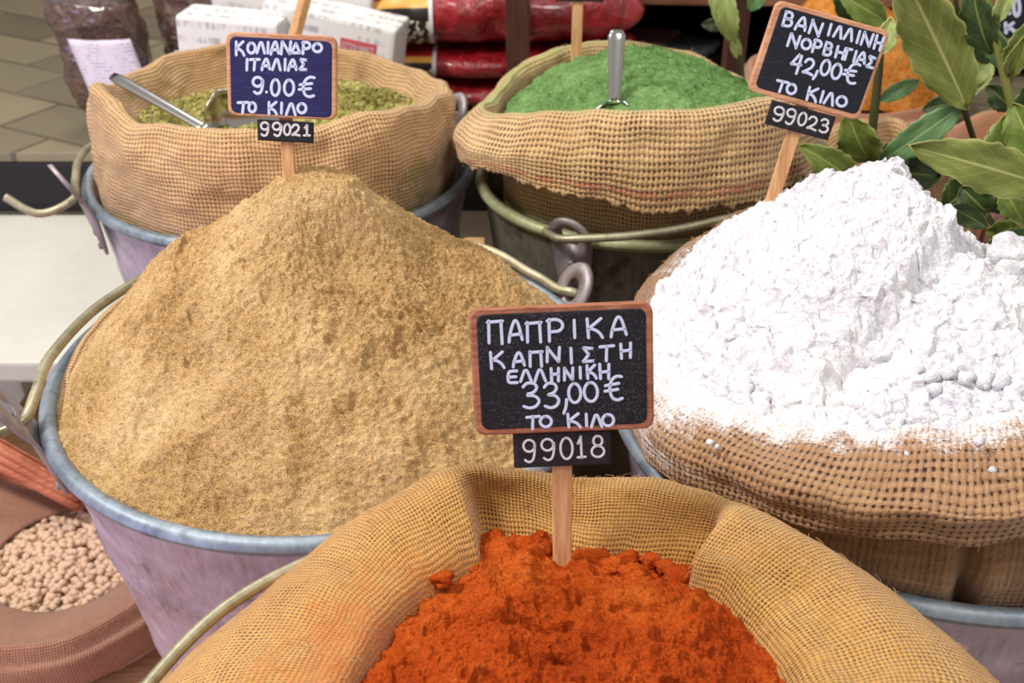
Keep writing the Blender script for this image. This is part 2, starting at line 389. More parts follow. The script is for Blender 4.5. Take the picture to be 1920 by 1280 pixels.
bucket(BCK, .123, 'metal bucket dusted green under the sack of green powder', ((-117, .006), (63, .012)),
       [(-125, .134, .006), (-119, .140, .006), (-112, .139, .009), (-98, .136, .014), (-80, .136, .021), (-51, .138, .027), (-26, .142, .029), (0, .143, .026), (30, .139, .02), (52, .137, .014), (63, .139, .012), (63, .150, .006)], M['zinc_dark'], M['rim_green'], M['rod'])
bucket(PAP, .146, 'metal bucket under the ochre sack of red paprika', ((182, .014), (-8, .014)),
       [(184, .178, .006), (182, .165, .008), (176, .157, .014), (165, .154, .020), (145, .150, .022), (120, .146, .018), (95, .146, .014), (60, .152, .01), (30, .156, .01), (5, .160, .01), (-8, .164, .01), (-8, .176, .006)], M['zinc'], M['rim'], M['rod'], wire=.0026)

# ------------------------------------------------------------------ sacks
def interp_keys(keys, th):
    ks = sorted(keys); A = np.array([keys[k] for k in ks], float); ks = np.array(ks, float)
    ks = np.r_[ks[-1]-360, ks, ks[0]+360]; A = np.concatenate([A[-1:], A, A[:1]])
    th = (th-ks[0]) % 360+ks[0]; i = np.clip(np.searchsorted(ks, th, 'right')-1, 0, len(ks)-2)
    t = (th-ks[i])/(ks[i+1]-ks[i]); t = t*t*(3-2*t)*.6+t*.4
    sh = (-1,)+(1,)*(A.ndim-1); return A[i]*(1-t).reshape(sh)+A[i+1]*t.reshape(sh)
def sack(c, keys, mat, label, n=400, m=14, wr=.0022, stainf=None, hem=None, name='burlap_sack', base=-.276, seed=0, fray=0, extra=None, group='burlap sacks of spice', fib=None, dense=None):
    th = np.arange(n)*360/n; K = interp_keys(keys, th); prof = np.stack([crom(K[i], m) for i in range(n)])  # n, s, 2
    s = prof.shape[1]; tr = np.radians(th)[:, None]
    r = prof[:, :, 0].copy(); z = prof[:, :, 1].copy()
    x0, y0 = r*np.cos(tr), r*np.sin(tr)
    top = sm(-.03, .02, z)
    nz = fbm(x0*26+seed, y0*26, z*34, 3); nf = fbm(x0*130+seed, y0*130, z*130, 2)
    pl = vnoise(np.cos(tr)*3.4+seed+z*7, np.sin(tr)*3.4, z*9)
    r = r+(wr*nz+.00035*nf+wr*1.3*pl)*top; z = z+(wr*.6*fbm(x0*22+9, y0*22, z*22+seed, 2))*top
    if fray: z[:, -1] += fray*fbm(th*.9, th*.13, th*0, 2); z[:, -2] += .5*fray*fbm(th*.9, th*.13, th*0, 2)
    if extra is not None: r, z = extra(th[:, None], r, z, np.arange(s)[None, :]/m)
    V = np.stack([c[0]+r*np.cos(tr), c[1]+r*np.sin(tr), z], -1)
    d = np.linalg.norm(np.diff(prof, axis=1), axis=2).mean(0); vl = np.r_[0, np.cumsum(d)]
    R = prof[:, :, 0].mean()*1.15
    idx = np.arange(n); uvs = []
    F = grid_faces(n, s, True)
    U = np.radians(th)*R
    lo = []
    for i in range(n):
        u0, u1 = U[i], U[i]+2*PI*R/n
        for j in range(s-1): lo += [(u0, vl[j]), (u1, vl[j]), (u1, vl[j+1]), (u0, vl[j+1])]
    at = {'stain': (stainf(th[:, None]+0*z, r, z, np.arange(s)[None, :]/m+0*z).ravel() if stainf is not None else np.zeros(n*s))}
    if hem is not None: at['hem'] = hem(th[:, None]+0*z, np.arange(s)[None, :]/m+0*z).ravel()
    if dense is not None: at['dense'] = dense(th[:, None]+0*z, np.arange(s)[None, :]/m+0*z).ravel()
    loc = (c[0], c[1], base)
    o = mesh(name, V.reshape(-1, 3), F, mat, loc=loc, uv=(np.array(lo),), attrs=at)
    md = o.modifiers.new('cloth_thickness', 'SOLIDIFY'); md.thickness = .0012; md.offset = 0
    tag(o, label, 'sack', group)
    if fib:
        out = []; k0, k1 = fib[1]*m, min(s-2, int(fib[2]*m))
        for q in range(fib[0]):
            i = random.randrange(n); j = random.randrange(int(k0), int(k1)); p = V[i, j]; a_ = V[(i+1) % n, j]-p; b_ = V[i, j+1]-p
            nr = np.cross(a_, b_); nr /= np.linalg.norm(nr)+1e-12
            if nr[2] < 0 and fib[3]: nr = -nr
            ta = a_/(np.linalg.norm(a_)+1e-12); tb = np.cross(nr, ta); an = random.uniform(0, 2*PI); d1 = ta*math.cos(an)+tb*math.sin(an); an += random.uniform(-.9, .9); d2 = ta*math.cos(an)+tb*math.sin(an)
            L = random.uniform(.0018, .0055); li = random.uniform(.1, .7)
            P = [p-nr*.0003, p+d1*L*.4+nr*L*li*.5, p+d1*L*.6+d2*L*.5+nr*L*li*.6]; out.append(tube(P, [.00012, .0001, .00006], 3))
        fo = mesh('loose_fibres', *join(out), M['fibre'], o, smooth=False); fo['kind'] = 'stuff'
    return o
def ang(a, b): return (a-b+180) % 360-180

# paprika sack
def kp(ct, wl, cr, sh, ou): return [(.066, .0), ct, wl, cr, sh, ou, (.1465, -.006), (.122, -.12), (.098, -.268)]
PK = {
 97: kp((.098, .040), (.110, .050), (.1155, .060), (.124, .054), (.149, .018)),
 105: kp((.102, .040), (.112, .054), (.117, .065), (.127, .058), (.150, .022)),
 110: kp((.080, .046), (.097, .061), (.113, .068), (.128, .057), (.150, .021)),
 124: kp((.075, .048), (.092, .06), (.112, .063), (.13, .048), (.151, .016)),
 140: kp((.072, .050), (.086, .058), (.108, .055), (.13, .040), (.151, .012)),
 160: kp((.068, .051), (.082, .056), (.105, .051), (.13, .038), (.151, .014)),
 180: kp((.070, .051), (.085, .055), (.110, .048), (.13, .037), (.152, .015)),
 230: kp((.075, .050), (.090, .055), (.112, .052), (.133, .042), (.153, .02)),
 270: kp((.078, .050), (.092, .055), (.112, .055), (.133, .045), (.155, .02)),
 330: kp((.080, .050), (.095, .056), (.115, .057), (.138, .046), (.158, .022)),
 10: kp((.080, .052), (.097, .058), (.117, .058), (.142, .046), (.162, .024)),
 30: kp((.082, .050), (.098, .058), (.118, .059), (.137, .047), (.157, .022)),
 44: kp((.079, .058), (.088, .066), (.110, .065), (.128, .053), (.153, .019)),
 51: kp((.077, .056), (.085, .067), (.108, .068), (.126, .055), (.152, .018)),
 55.5: kp((.100, .042), (.110, .053), (.1145, .062), (.124, .055), (.151, .016)),
 70: kp((.090, .042), (.102, .054), (.112, .062), (.123, .056), (.150, .016)),
 86: kp((.090, .040), (.102, .049), (.112, .057), (.122, .053), (.148, .016))}
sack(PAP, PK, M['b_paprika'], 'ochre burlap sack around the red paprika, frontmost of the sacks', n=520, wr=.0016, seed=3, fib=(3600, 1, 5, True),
     stainf=lambda th, r, z, k: np.clip(1.15-(r-.078)/.05, 0, 1.2)*(.62+.3*np.cos(np.radians(th-200)))+.25*np.exp(-((r-.118)/.02)**2-(ang(th, 12)/20)**2))
# green powder sack with a turned-down flap
def kb(rc, zc, ro, zo, rf, zf): return [(.06, -.268), (.094, -.14), (.106, -.045), (.107, .0), (.108, min(.045, zc-.02)), (rc-.005, zc-.007), (rc, zc), (rc+.008, zc-.005), (ro, zo), ((ro+rf)/2+.001, (zo+zf)/2), (rf, zf)]
BK = {-170: kb(.122, .064, .145, .048, .146, .034), -155: kb(.124, .071, .147, .054, .148, .038), -140: kb(.123, .081, .145, .058, .146, .043), -127: kb(.122, .089, .140, .064, .142, .042), -110: kb(.121, .094, .137, .068, .138, .037),
 -93: kb(.121, .096, .133, .07, .135, .032), -77: kb(.121, .095, .133, .07, .135, .033), -59: kb(.121, .098, .133, .07, .135, .032), -38: kb(.119, .092, .131, .07, .134, .038),
 -15: kb(.115, .072, .126, .055, .129, .028), 10: kb(.113, .055, .122, .042, .124, .02), 25: kb(.112, .052, .120, .04, .122, .02), 47: kb(.113, .061, .122, .045, .125, .025), 65: kb(.113, .071, .123, .05, .125, .025),
 92: kb(.113, .077, .122, .055, .125, .03), 116: kb(.113, .078, .122, .055, .125, .03), 135: kb(.113, .073, .122, .05, .125, .03), 153: kb(.113, .067, .124, .05, .127, .03), 174: kb(.114, .060, .128, .047, .131, .03)}
bc_sack = sack(BCK, BK, M['b_bc'], 'burlap sack with frayed turned down flap around the green powder', n=460, m=9, wr=.0026, seed=11, fray=.0035, fib=(1500, 5, 10, True),
     stainf=lambda th, r, z, k: np.where(k < 4.2, .05+.6*np.exp(-((z+.012)/.016)**2), .15+.55*np.exp(-((k-6)/.6)**2)*(1+.5*np.cos(np.radians(th-190))))+.25*(k < 6),
     hem=lambda th, k: np.exp(-((k-9.3)/.12)**2))
# herb sack
def kl(ct, cr, zc, ro, zo, rr, zr): return [(.09, .0), (ct, zc-.03), (cr-.006, zc-.005), (cr, zc), (cr+.006, zc-.006), (ro, zo), (rr, zr), (.134, -.05), (.12, -.16), (.08, -.266)]
LK = {-150: kl(.118, .133, .087, .143, .045, .141, .0), -138: kl(.12, .133, .084, .144, .045, .141, 0), -124: kl(.122, .134, .076, .145, .04, .142, 0), -111: kl(.122, .134, .079, .145, .04, .142, .0), -87: kl(.122, .134, .080, .145, .042, .142, .0),
 -73: kl(.122, .134, .075, .144, .04, .142, 0), -50: kl(.12, .133, .078, .144, .042, .141, 0), -36: kl(.118, .133, .076, .144, .04, .14, .0), -16: kl(.112, .132, .070, .138, .035, .136, 0), 5: kl(.108, .132, .062, .138, .03, .136, 0),
 26: kl(.106, .126, .058, .142, .03, .138, 0), 46: kl(.108, .126, .056, .138, .03, .138, 0), 74: kl(.112, .127, .060, .138, .03, .138, 0), 95: kl(.112, .127, .066, .138, .03, .138, 0), 117: kl(.112, .127, .070, .138, .03, .138, 0),
 139: kl(.112, .127, .069, .138, .03, .138, 0), 158: kl(.112, .128, .064, .138, .03, .138, 0), 176: kl(.112, .13, .066, .14, .035, .139, 0), 196: kl(.114, .132, .08, .142, .04, .14, .0)}
sack(BLK, LK, M['b_bl'], 'wide open burlap sack holding dried green herb flakes', n=460, wr=.0034, seed=23, fib=(900, 2, 6, True),
     stainf=lambda th, r, z, k: .9*np.exp(-(ang(th, -34)/26)**2)*sm(.058, .03, z)*(k > 3)+.5*sm(.01, -.012, z)*(k > 3)+.4*(k < 2.2))
# vanillin sack: rolled cuff over a bulging body
def kw(ri, zi, ro, zo, rb, zb, rt, zt, bulge=.157): return [(.09, 0), (ri-.012, zi-.025), (ri, zi), ((ri+ro)/2, (zi+zo)/2+.005), (ro, zo), (rb+.002, (zo+zb)/2-.001), (rb, zb), (rt, zt), (bulge, max(.016, zt-.026)), (.153, -.002), (.142, -.06), (.125, -.16), (.1, -.268)]
WK = {-60: kw(.125, .080, .170, .068, .168, .050, .150, .046), -80: kw(.125, .080, .170, .068, .168, .051, .150, .047), -96: kw(.125, .081, .170, .067, .167, .050, .150, .046), -109: kw(.125, .073, .171, .060, .167, .043, .151, .042),
 -124: kw(.128, .060, .172, .050, .167, .034, .152, .034), -138: kw(.130, .053, .168, .043, .165, .026, .151, .028), -157: kw(.134, .047, .164, .034, .164, .012, .151, .016, .152), -175: kw(.142, .042, .160, .032, .160, .008, .150, .010, .151),
 165: kw(.142, .040, .158, .032, .158, .01, .15, .01, .150), 148: kw(.140, .044, .156, .036, .156, .015, .15, .012, .150), 136: kw(.140, .046, .154, .042, .155, .02, .15, .016, .150), 115: kw(.140, .053, .153, .050, .155, .025, .15, .018, .150),
 90: kw(.13, .05, .15, .046, .152, .02, .15, .01, .150), 50: kw(.13, .022, .15, .02, .152, .008, .15, .0, .15), 15: kw(.13, .018, .152, .016, .153, .005, .15, .0, .15), -20: kw(.125, .05, .16, .04, .16, .025, .15, .02)}
def wcrease(th, r, z, k):
    g = np.exp(-((ang(th, -101.5)+40*(z-.02))/1.6)**2)*sm(6.7, 7.3, k)*sm(9.9, 9.0, k); r = r-.011*g
    g2 = np.exp(-((k-4.0-.5*np.sin(np.radians(th*3)))/.35)**2)*(sm(60, 45, abs(ang(th, -95)))); return r, z+.0025*g2
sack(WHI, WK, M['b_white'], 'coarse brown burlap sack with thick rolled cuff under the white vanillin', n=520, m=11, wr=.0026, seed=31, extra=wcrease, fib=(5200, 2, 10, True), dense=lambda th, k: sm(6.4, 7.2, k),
     stainf=lambda th, r, z, k: (1.25-np.clip((r-.118)/.032, 0, 2))*(k < 4.5)+.62*(k < 5.6)*np.exp(-(ang(th, -158)/24)**2)+.33*np.exp(-((z-.002)/.006)**2)*(k > 8)+.2*(k<5.2))
# the coriander bucket's own sack, only its lip shows at the left
sack(TAN, {a: [(.09, -.05), (.128, -.01), (.138, -.002+dz), (.1435, .001+dz), (.1475, -.006), (.143, -.02), (.12, -.15), (.095, -.267)] for a, dz in ((0, .0), (60, .004), (120, .008), (150, .012), (175, .009), (200, 0), (270, -.006), (320, -.005))},
     M['b_tan'], 'thin burlap lining lip inside the coriander bucket at its left', n=300, m=8, wr=.0012, seed=41, stainf=lambda th, r, z, k: .75-(z > .004)*.6+.3*(k < 2))

# ------------------------------------------------------------------ spice heaps
def heap(name, c, edge, peak, g, mat, label, disp, n=620, m=240, extra=None, base=0.0, cat='spice', mexp=1.0):
    """surface between the peak point and the closed edge curve; disp(x,y,z,t) -> height change"""
    th = np.arange(n)*360/n; E = interp_keys(edge, th); t = (np.linspace(0, 1, m)**mexp)[None, :]; tr = np.radians(th)[:, None]
    ex, ey = E[:, :1]*np.cos(tr), E[:, :1]*np.sin(tr)
    x = peak[0]*(1-t)+ex*t; y = peak[1]*(1-t)+ey*t; z = peak[2]+(E[:, 1:]-peak[2])*g(t, tr)
    dx, dy, dz = disp(x, y, z, t, tr); x, y, z = x+dx, y+dy, z+dz
    V = np.stack([c[0]+x, c[1]+y, z], -1).reshape(-1, 3); parts = [(V, grid_faces(n, m, True))]
    if extra is not None: parts += extra
    o = mesh(name, *join(parts), mat, loc=(c[0], c[1], base)); tag(o, label, cat, kind='stuff')
    return o
ICO = None
def lump(p, r, sub=2, amp=.3, sq=(1, 1, 1)):
    bm = bmesh.new(); bmesh.ops.create_icosphere(bm, subdivisions=sub, radius=1); bm.verts.index_update()
    V = np.array([v.co[:] for v in bm.verts]); F = [tuple(v.index for v in f.verts) for f in bm.faces]; bm.free()
    q = V*1.6+np.array(p)*731
    V = V*(1+amp*fbm(q[:, 0], q[:, 1], q[:, 2], 3))[:, None]*np.array(sq)
    return V*r+np.array(p), F
# coriander
def d_tan(x, y, z, t, tr):
    th = np.degrees(tr)+0*t
    o = .009*np.exp(-((x-.122)/.036)**2-((y-.0)/.07)**2)*sm(1, .6, t)-.009*np.exp(-((x-.060)/.026)**2-((y-.01)/.05)**2)+.013*np.exp(-((x+.088)/.034)**2-((y-.0)/.06)**2)
    o = o-.017*np.exp(-((x-.018)/.022)**2-((y+.030)/.015)**2)+.005*np.exp(-((x-.018)/.02)**2-((y+.010)/.006)**2)            # hollow under the ridge
    o = o+.005*np.exp(-((x-.026)/.010)**2-((y+.002)/.008)**2)+.003*np.exp(-((x+.012)/.012)**2-((y+.03)/.02)**2)
    o = o-.005*np.exp(-((x+.062)/.018)**2-((y+.085)/.03)**2)-.004*np.exp(-((x-.01)/.008)**2-((y+.115)/.03)**2)
    k = sm(.02, .25, t)*sm(1, .9, t)
    o = o+k*(.0046*fbm(x*21, y*21, z*9, 3)+.0026*sm(.2, .5, t)*fbm(np.cos(tr)*7+0*t, np.sin(tr)*7+0*t, t*3.5, 3))
    gr = fbm(x*360, y*360, z*360, 3, .65); o = o-.0030*sm(.35, .8, fbm(x*75+3, y*75, z*75, 2))*k+.0011*gr
    cr = np.exp(-((x-.112-.1*(y+.1)+.003*vnoise(y*120, y*0, y*0))/.0016)**2)*sm(-.115, -.1, y)*sm(-.055, -.07, y); o = o-.004*cr
    return .0005*fbm(x*420+5, y*420, z*420, 2), .0005*fbm(x*420+9, y*420+3, z*420, 2), o
heap('coriander_heap', TAN, {a: (r, z) for a, r, z in ((-90, .1475, -.001), (-150, .147, -.001), (180, .141, .004), (150, .136, .010), (110, .14, .004), (60, .143, .004), (24, .146, .006), (-10, .1475, .004), (-45, .1475, .0))},
     (.002, .004, .1150), lambda t, tr: np.clip(.03*sm(0, .18, t)+.97*np.clip((t-.15)/.85, 0, 1), 0, 1), M['tan'], 'tall tan heap of ground coriander in the large left bucket', d_tan, n=760, m=330, base=-.02)
# paprika
def d_pap(x, y, z, t, tr):
    k = sm(1, .85, t)
    o = .0036*fbm(x*26, y*26, z*0+2, 3)+.003*sm(.1, .4, t)*fbm(x*55+3, y*16, z*0, 3)
    clump = np.maximum(0, fbm(x*95, y*95, z*0+7, 2)-.15)*sm(.012, .06, y); o = o+.0045*clump
    pits = -.004*sm(.52, .75, vnoise(x*85+4, y*110, x*0)); o = o+k*pits
    o = o+.0016*fbm(x*230, y*230, z*230, 4, .65)-.002*sm(.45,.8,fbm(x*140+8,y*140,z*140,2))
    return .0006*fbm(x*240+5, y*240, z*240, 3), .0006*fbm(x*240, y*240+7, z*240, 3), o
PE = {105: (.104, .041), 96: (.101, .041), 86: (.094, .040), 70: (.094, .043), 57: (.102, .043), 45: (.082, .056), 30: (.085, .048), 10: (.084, .050), 330: (.084, .049), 270: (.082, .049), 230: (.079, .049), 180: (.074, .050), 160: (.072, .050), 140: (.076, .049), 124: (.079, .047), 111: (.084, .046)}
pl_ = []
for u, v, Y, r in ((1275, 1085, .292, .0052), (1220, 1050, .306, .0036), (1175, 1048, .307, .004), (1120, 1046, .309, .0046), (1150, 1062, .302, .0042), (1190, 1075, .297, .005), (1250, 1065, .3, .0034), (985, 1030, .311, .0048), (1010, 1032, .311, .005), (950, 1035, .309, .0042), (925, 1042, .306, .004), (830, 1085, .285, .0036), (1340, 1095, .287, .0038), (1345, 1110, .283, .003), (1405, 1165, .27, .0036), (1090, 1050, .307, .004), (1310, 1075, .296, .003), (900, 1050, .303, .003), (1480, 1270, .248, .004), (1465, 1255, .25, .003)):
    p = at_y(u, v, Y); pl_.append(lump(p, r, 3, .32, (1.1, 1, .85)))
heap('paprika_heap', PAP, PE, (.0, -.01, .066), lambda t, tr: t**1.7, M['paprika'], 'orange red paprika powder in the frontmost sack', d_pap, n=760, m=300, extra=pl_, base=.0)
# vanillin
def d_whi(x, y, z, t, tr):
    # a scooped hollow right of a slanting broken edge
    s = (x-y)*.707-.002+.005*vnoise(x*45, y*45, x*0)+.0015*vnoise(x*160, y*160, x*0+3)
    o = -.017*sm(-.002, .012, s)*np.exp(-np.clip(s, 0, 1)/.05)*sm(.02, .16, t)*sm(.98, .7, t)
    o = o+sm(.02, .2, t)*(.0055*fbm(x*30, y*30, z*16+5, 3))
    c = fbm(x*110, y*110, z*110+3, 3, .6); o = o+.0030*np.abs(c)*sm(.02, .15, t)+.0012*fbm(x*330, y*330, z*330, 3, .6)
    return .0022*fbm(x*150+5, y*150, z*150, 3), .0022*fbm(x*150, y*150+7, z*150, 3), o-.0015
WE = {-60: (.137, .074), -85: (.133, .076), -95: (.136, .074), -103: (.137, .071), -112: (.131, .071), -117: (.132, .066), -124: (.142, .055), -132: (.139, .053), -145: (.137, .05), -157: (.138, .046), -175: (.146, .042), 165: (.146, .042), 148: (.143, .046), 136: (.143, .048), 115: (.142, .054), 90: (.135, .045), 50: (.135, .025), 15: (.135, .02), -20: (.132, .045)}
wl_ = []
for u, v, Y, r in ((1890, 478, .50, .0095), (1884, 495, .5, .009), (1898, 510, .495, .012), (1905, 545, .49, .014), (1880, 530, .49, .010), (1835, 828, .332, .0022), (1330, 830, .37, .0018), (1345, 838, .366, .0012), (1650, 832, .338, .0012), (1700, 1000-150, .33, .001), (1860, 880, .32, .0014)):
    p = at_y(u, v, Y); wl_.append(lump(p, r, 3 if r > .005 else 2, .42))
for k in range(420):
    a = random.uniform(-175, -70); rr_ = interp_keys(WE, np.array([a]))[0]; q = rr_[0]-random.random()**2*.03
    p = (WHI[0]+q*math.cos(math.radians(a)), WHI[1]+q*math.sin(math.radians(a)), rr_[1]+.35*(rr_[0]-q)+.0015); wl_.append(lump(p, random.uniform(.0012, .0042), 2, .4))
heap('vanillin_heap', WHI, WE, (-.028, .020, .1275), lambda t, tr: (.42*t+.58*t*t)*(1-sm(.1, .8, np.cos(tr)))+t**.74*sm(.1, .8, np.cos(tr)), M['white'], 'bright white heap of vanillin powder at the right', d_whi, n=800, m=320, extra=wl_, base=.02)
# herb flakes
def d_herb(x, y, z, t, tr):
    return .002*fbm(x*160+5, y*160, z*160, 2), .002*fbm(x*160, y*160+7, z*160, 2), .005*fbm(x*24, y*24, z*0, 3)+.0034*fbm(x*190, y*190, z*90, 3, .65)
fl = []
for k in range(5200):
    a = random.uniform(0, 2*PI); q = .122*math.sqrt(random.random()); x, y = q*math.cos(a), q*math.sin(a); zz = .060-.012*(q/.122)**2+(-.017 if y > 0 else .003)*abs(y)/.12-.011*max(0, -x)/.12-.008*max(0, x)/.12+.005*float(fbm(np.array(x*24), np.array(y*24), np.array(0.), 3))+random.uniform(0, .0032)
    d = np.array([random.gauss(0, 1), random.gauss(0, 1), random.gauss(0, .5)]); d /= np.linalg.norm(d); e = np.cross(d, [random.gauss(0, .5), random.gauss(0, .5), 1]); e /= np.linalg.norm(e)+1e-9
    L = random.uniform(.0012, .0034); W = L*random.uniform(.3, .6); p = np.array([BLK[0]+x, BLK[1]+y, zz])
    fl.append((np.array([p-d*L, p-e*W+[0, 0, .0004], p+d*L, p+e*W, p+[0, 0, .0009]]), [(0, 1, 4), (1, 2, 4), (2, 3, 4), (3, 0, 4)]))
heap('herb_flake_heap', BLK, {-90: (.126, .056), -40: (.122, .05), 0: (.108, .030), 40: (.108, .030), 60: (.112, .032), 120: (.114, .030), 165: (.114, .024), 190: (.116, .030), -140: (.124, .048)}, (0, -.02, .060), lambda t, tr: t**2, M['herb'], 'dried green herb flakes filling the far left sack', d_herb, n=420, m=150, extra=fl, base=.0)
# green powder
def d_grn(x, y, z, t, tr):
    o = .0045*fbm(x*30, y*30, z*10, 3)+.0022*fbm(x*85, y*85, z*60, 3)+.0008*fbm(x*260, y*260, z*200, 3)
    return .0008*fbm(x*150+5, y*150, z*150, 2), .0008*fbm(x*150, y*150+7, z*150, 2), o
gl = [lump(at_y(u, v, Y), r, 3, .3) for u, v, Y, r in ((1190, 103, .822, .0075), (1200, 108, .818, .007), (1178, 112, .816, .006))]
heap('green_powder_heap', BCK, {-90: (.108, .086), -130: (.110, .078), -160: (.108, .062), 176: (.104, .056), 153: (.104, .056), 131: (.105, .060), 90: (.104, .064), 47: (.105, .058), 25: (.105, .054), 0: (.106, .056), -40: (.108, .08)}, (.0, .022, .095), lambda t, tr: .35*t+.65*t*t, M['green'], 'green leaf powder heaped in the sack behind the centre', d_grn, n=460, m=160, extra=gl, base=.0)

# ------------------------------------------------------------------ handwriting
def arc(cx, cy, rx, ry, a0, a1, n=14):
    return [(cx+rx*math.cos(math.radians(a0+(a1-a0)*k/n)), cy+ry*math.sin(math.radians(a0+(a1-a0)*k/n))) for k in range(n+1)]
G = {
 'Π': [[(.05, 0), (.08, 1)], [(.0, .96), (1, 1)], [(.9, .98), (.93, -.03)]],
 'Α': [[(.0, 0), (.08, .35), (.3, .85), (.48, 1), (.66, .8), (.88, .1)], [(.12, .36), (.82, .4)]],
 'Ρ': [[(.08, 0), (.1, 1)], [(.0, .94), (.35, 1)]+arc(.5, .72, .42, .27, 80, -90)+[(.2, .44)]],
 'Ι': [[(.5, 0), (.5, 1)]], 'Κ': [[(.1, 0), (.06, 1)], [(.85, 1), (.14, .5)], [(.14, .5), (.5, .42), (.8, .22), (.95, 0)]],
 'Ν': [[(.02, 0), (.08, 1)], [(.08, 1), (.85, .05)], [(.88, .02), (.98, 1)]],
 'Σ': [[(.9, .92), (.1, 1), (.55, .52), (.05, .04), (.95, .06)]], 'Τ': [[(.0, .95), (1, 1)], [(.52, .97), (.45, 0)]],
 'Η': [[(.08, 0), (.05, 1)], [(.08, .48), (.9, .52)], [(.88, 0), (.95, 1)]],
 'Ε': [[(.95, .98), (.3, .95), (.1, .75), (.06, .3), (.2, .06), (.95, .04)], [(.12, .52), (.8, .54)]],
 'Λ': [[(.0, 0), (.35, .9), (.5, 1), (.65, .9), (.98, 0)]], 'Ο': [arc(.5, .5, .46, .47, 100, 470, 22)],
 'Δ': [[(.5, 1), (.02, .03)], [(.02, .03), (.98, .05)], [(.98, .05), (.5, 1)]],
 'Β': [[(.1, 0), (.1, 1)], [(.1, .98), (.5, 1)]+arc(.5, .76, .32, .24, 80, -90)+[(.2, .52)], [(.3, .52)]+arc(.52, .27, .4, .26, 80, -90)+[(.1, .0)]],
 'Γ': [[(.1, 0), (.1, 1)], [(.05, .96), (.95, 1)]],
 '0': [arc(.5, .5, .42, .5, 95, 465, 22)], '1': [[(.15, .68), (.5, 1), (.52, .04)], [(.08, .03), (.95, .05)]],
 '2': [[(.08, .75), (.25, .97), (.6, 1), (.82, .8), (.72, .5), (.4, .25), (.08, .03), (.4, .1), (.95, .02)]],
 '3': [[(.08, .85), (.3, 1), (.65, .98), (.8, .8), (.62, .6), (.32, .53)], [(.32, .53), (.72, .48), (.92, .28), (.75, .05), (.4, -.02), (.1, .06)]],
 '4': [[(.55, 1), (.06, .42), (.95, .48)], [(.72, .95), (.66, -.02)]],
 '8': [arc(.5, .77, .3, .24, -60, 290, 18), arc(.5, .26, .42, .27, 80, 440, 20)],
 '9': [arc(.45, .72, .4, .27, 20, 380, 18), [(.85, .78), (.84, .45), (.7, .08), (.4, -.02), (.15, .08)]],
 ',': [[(.8, 1), (.65, .5), (.2, 0)]], '.': [[(.45, .4), (.55, .5)]],
 '€': [[(.98, .98), (.7, 1), (.42, .85), (.28, .5), (.4, .12), (.68, .0), (.98, .06)], [(.02, .6), (.8, .68)], [(.0, .38), (.75, .44)]],
 'E': [[(.95, 1), (.08, 1), (.06, 0), (.95, 0)], [(.08, .5), (.8, .5)]], 'M': [[(0, 0), (.1, 1), (.5, .3), (.9, 1), (1, 0)]]}
CURVY = set('ΑΡΚΕΛΟΒ0238€9,')
def ribbon(P, w, y, h):
    """flat rounded stroke in the XZ plane lying on y, standing h proud"""
    P = np.asarray(P, float); T = np.gradient(P, axis=0); T /= np.linalg.norm(T, axis=1)[:, None]+1e-12; S = np.stack([-T[:, 1], T[:, 0]], 1)
    a, b = P[0], P[-1]; ta, tb = T[0], T[-1]
    C = [a-ta*w*.98, a-ta*w*.7]+list(P)+[b+tb*w*.7, b+tb*w*.98]; W = [.12, .72]+[1]*len(P)+[.72, .12]; SS = [S[0], S[0]]+list(S)+[S[-1], S[-1]]
    V = []; 
    for c, k, s in zip(C, W, SS):
        for o, yy in ((-1, y), (-.75, y-h), (.75, y-h), (1, y)): q = c+s*o*k*w; V.append((q[0], yy, q[1]))
    F = grid_faces(len(C), 4)+[(0, 1, 2, 3), tuple(len(V)-4+k for k in (3, 2, 1, 0))]
    return np.array(V), F
def letters(items, mapf, roll, wpx, y, h, jit=0.02):
    out = []
    cr, sr = math.cos(roll), math.sin(roll)
    for ch, cx, cy, w, hh in items:
        for st in G[ch]:
            P = np.array(st, float)+RNG.normal(0, jit, (1, 2))
            if len(P) > 2: P = crom(P, 5) if ch in CURVY else crom(np.repeat(P, 2, 0), 3)
            else: P = P[0]+(P[1]-P[0])*np.linspace(0, 1, 6)[:, None]
            d = np.r_[1, np.linalg.norm(np.diff(P, axis=0), axis=1)]; P = P[d > 1e-4]
            X = (P[:, 0]-.5)*w; Z = (P[:, 1]-.5)*hh
            u = cx+X*cr+Z*(-sr); v = cy-(X*sr+Z*cr)
            out.append(ribbon(np.array([mapf(a, b) for a, b in zip(u, v)]), wpx, y, h))
    return join(out)
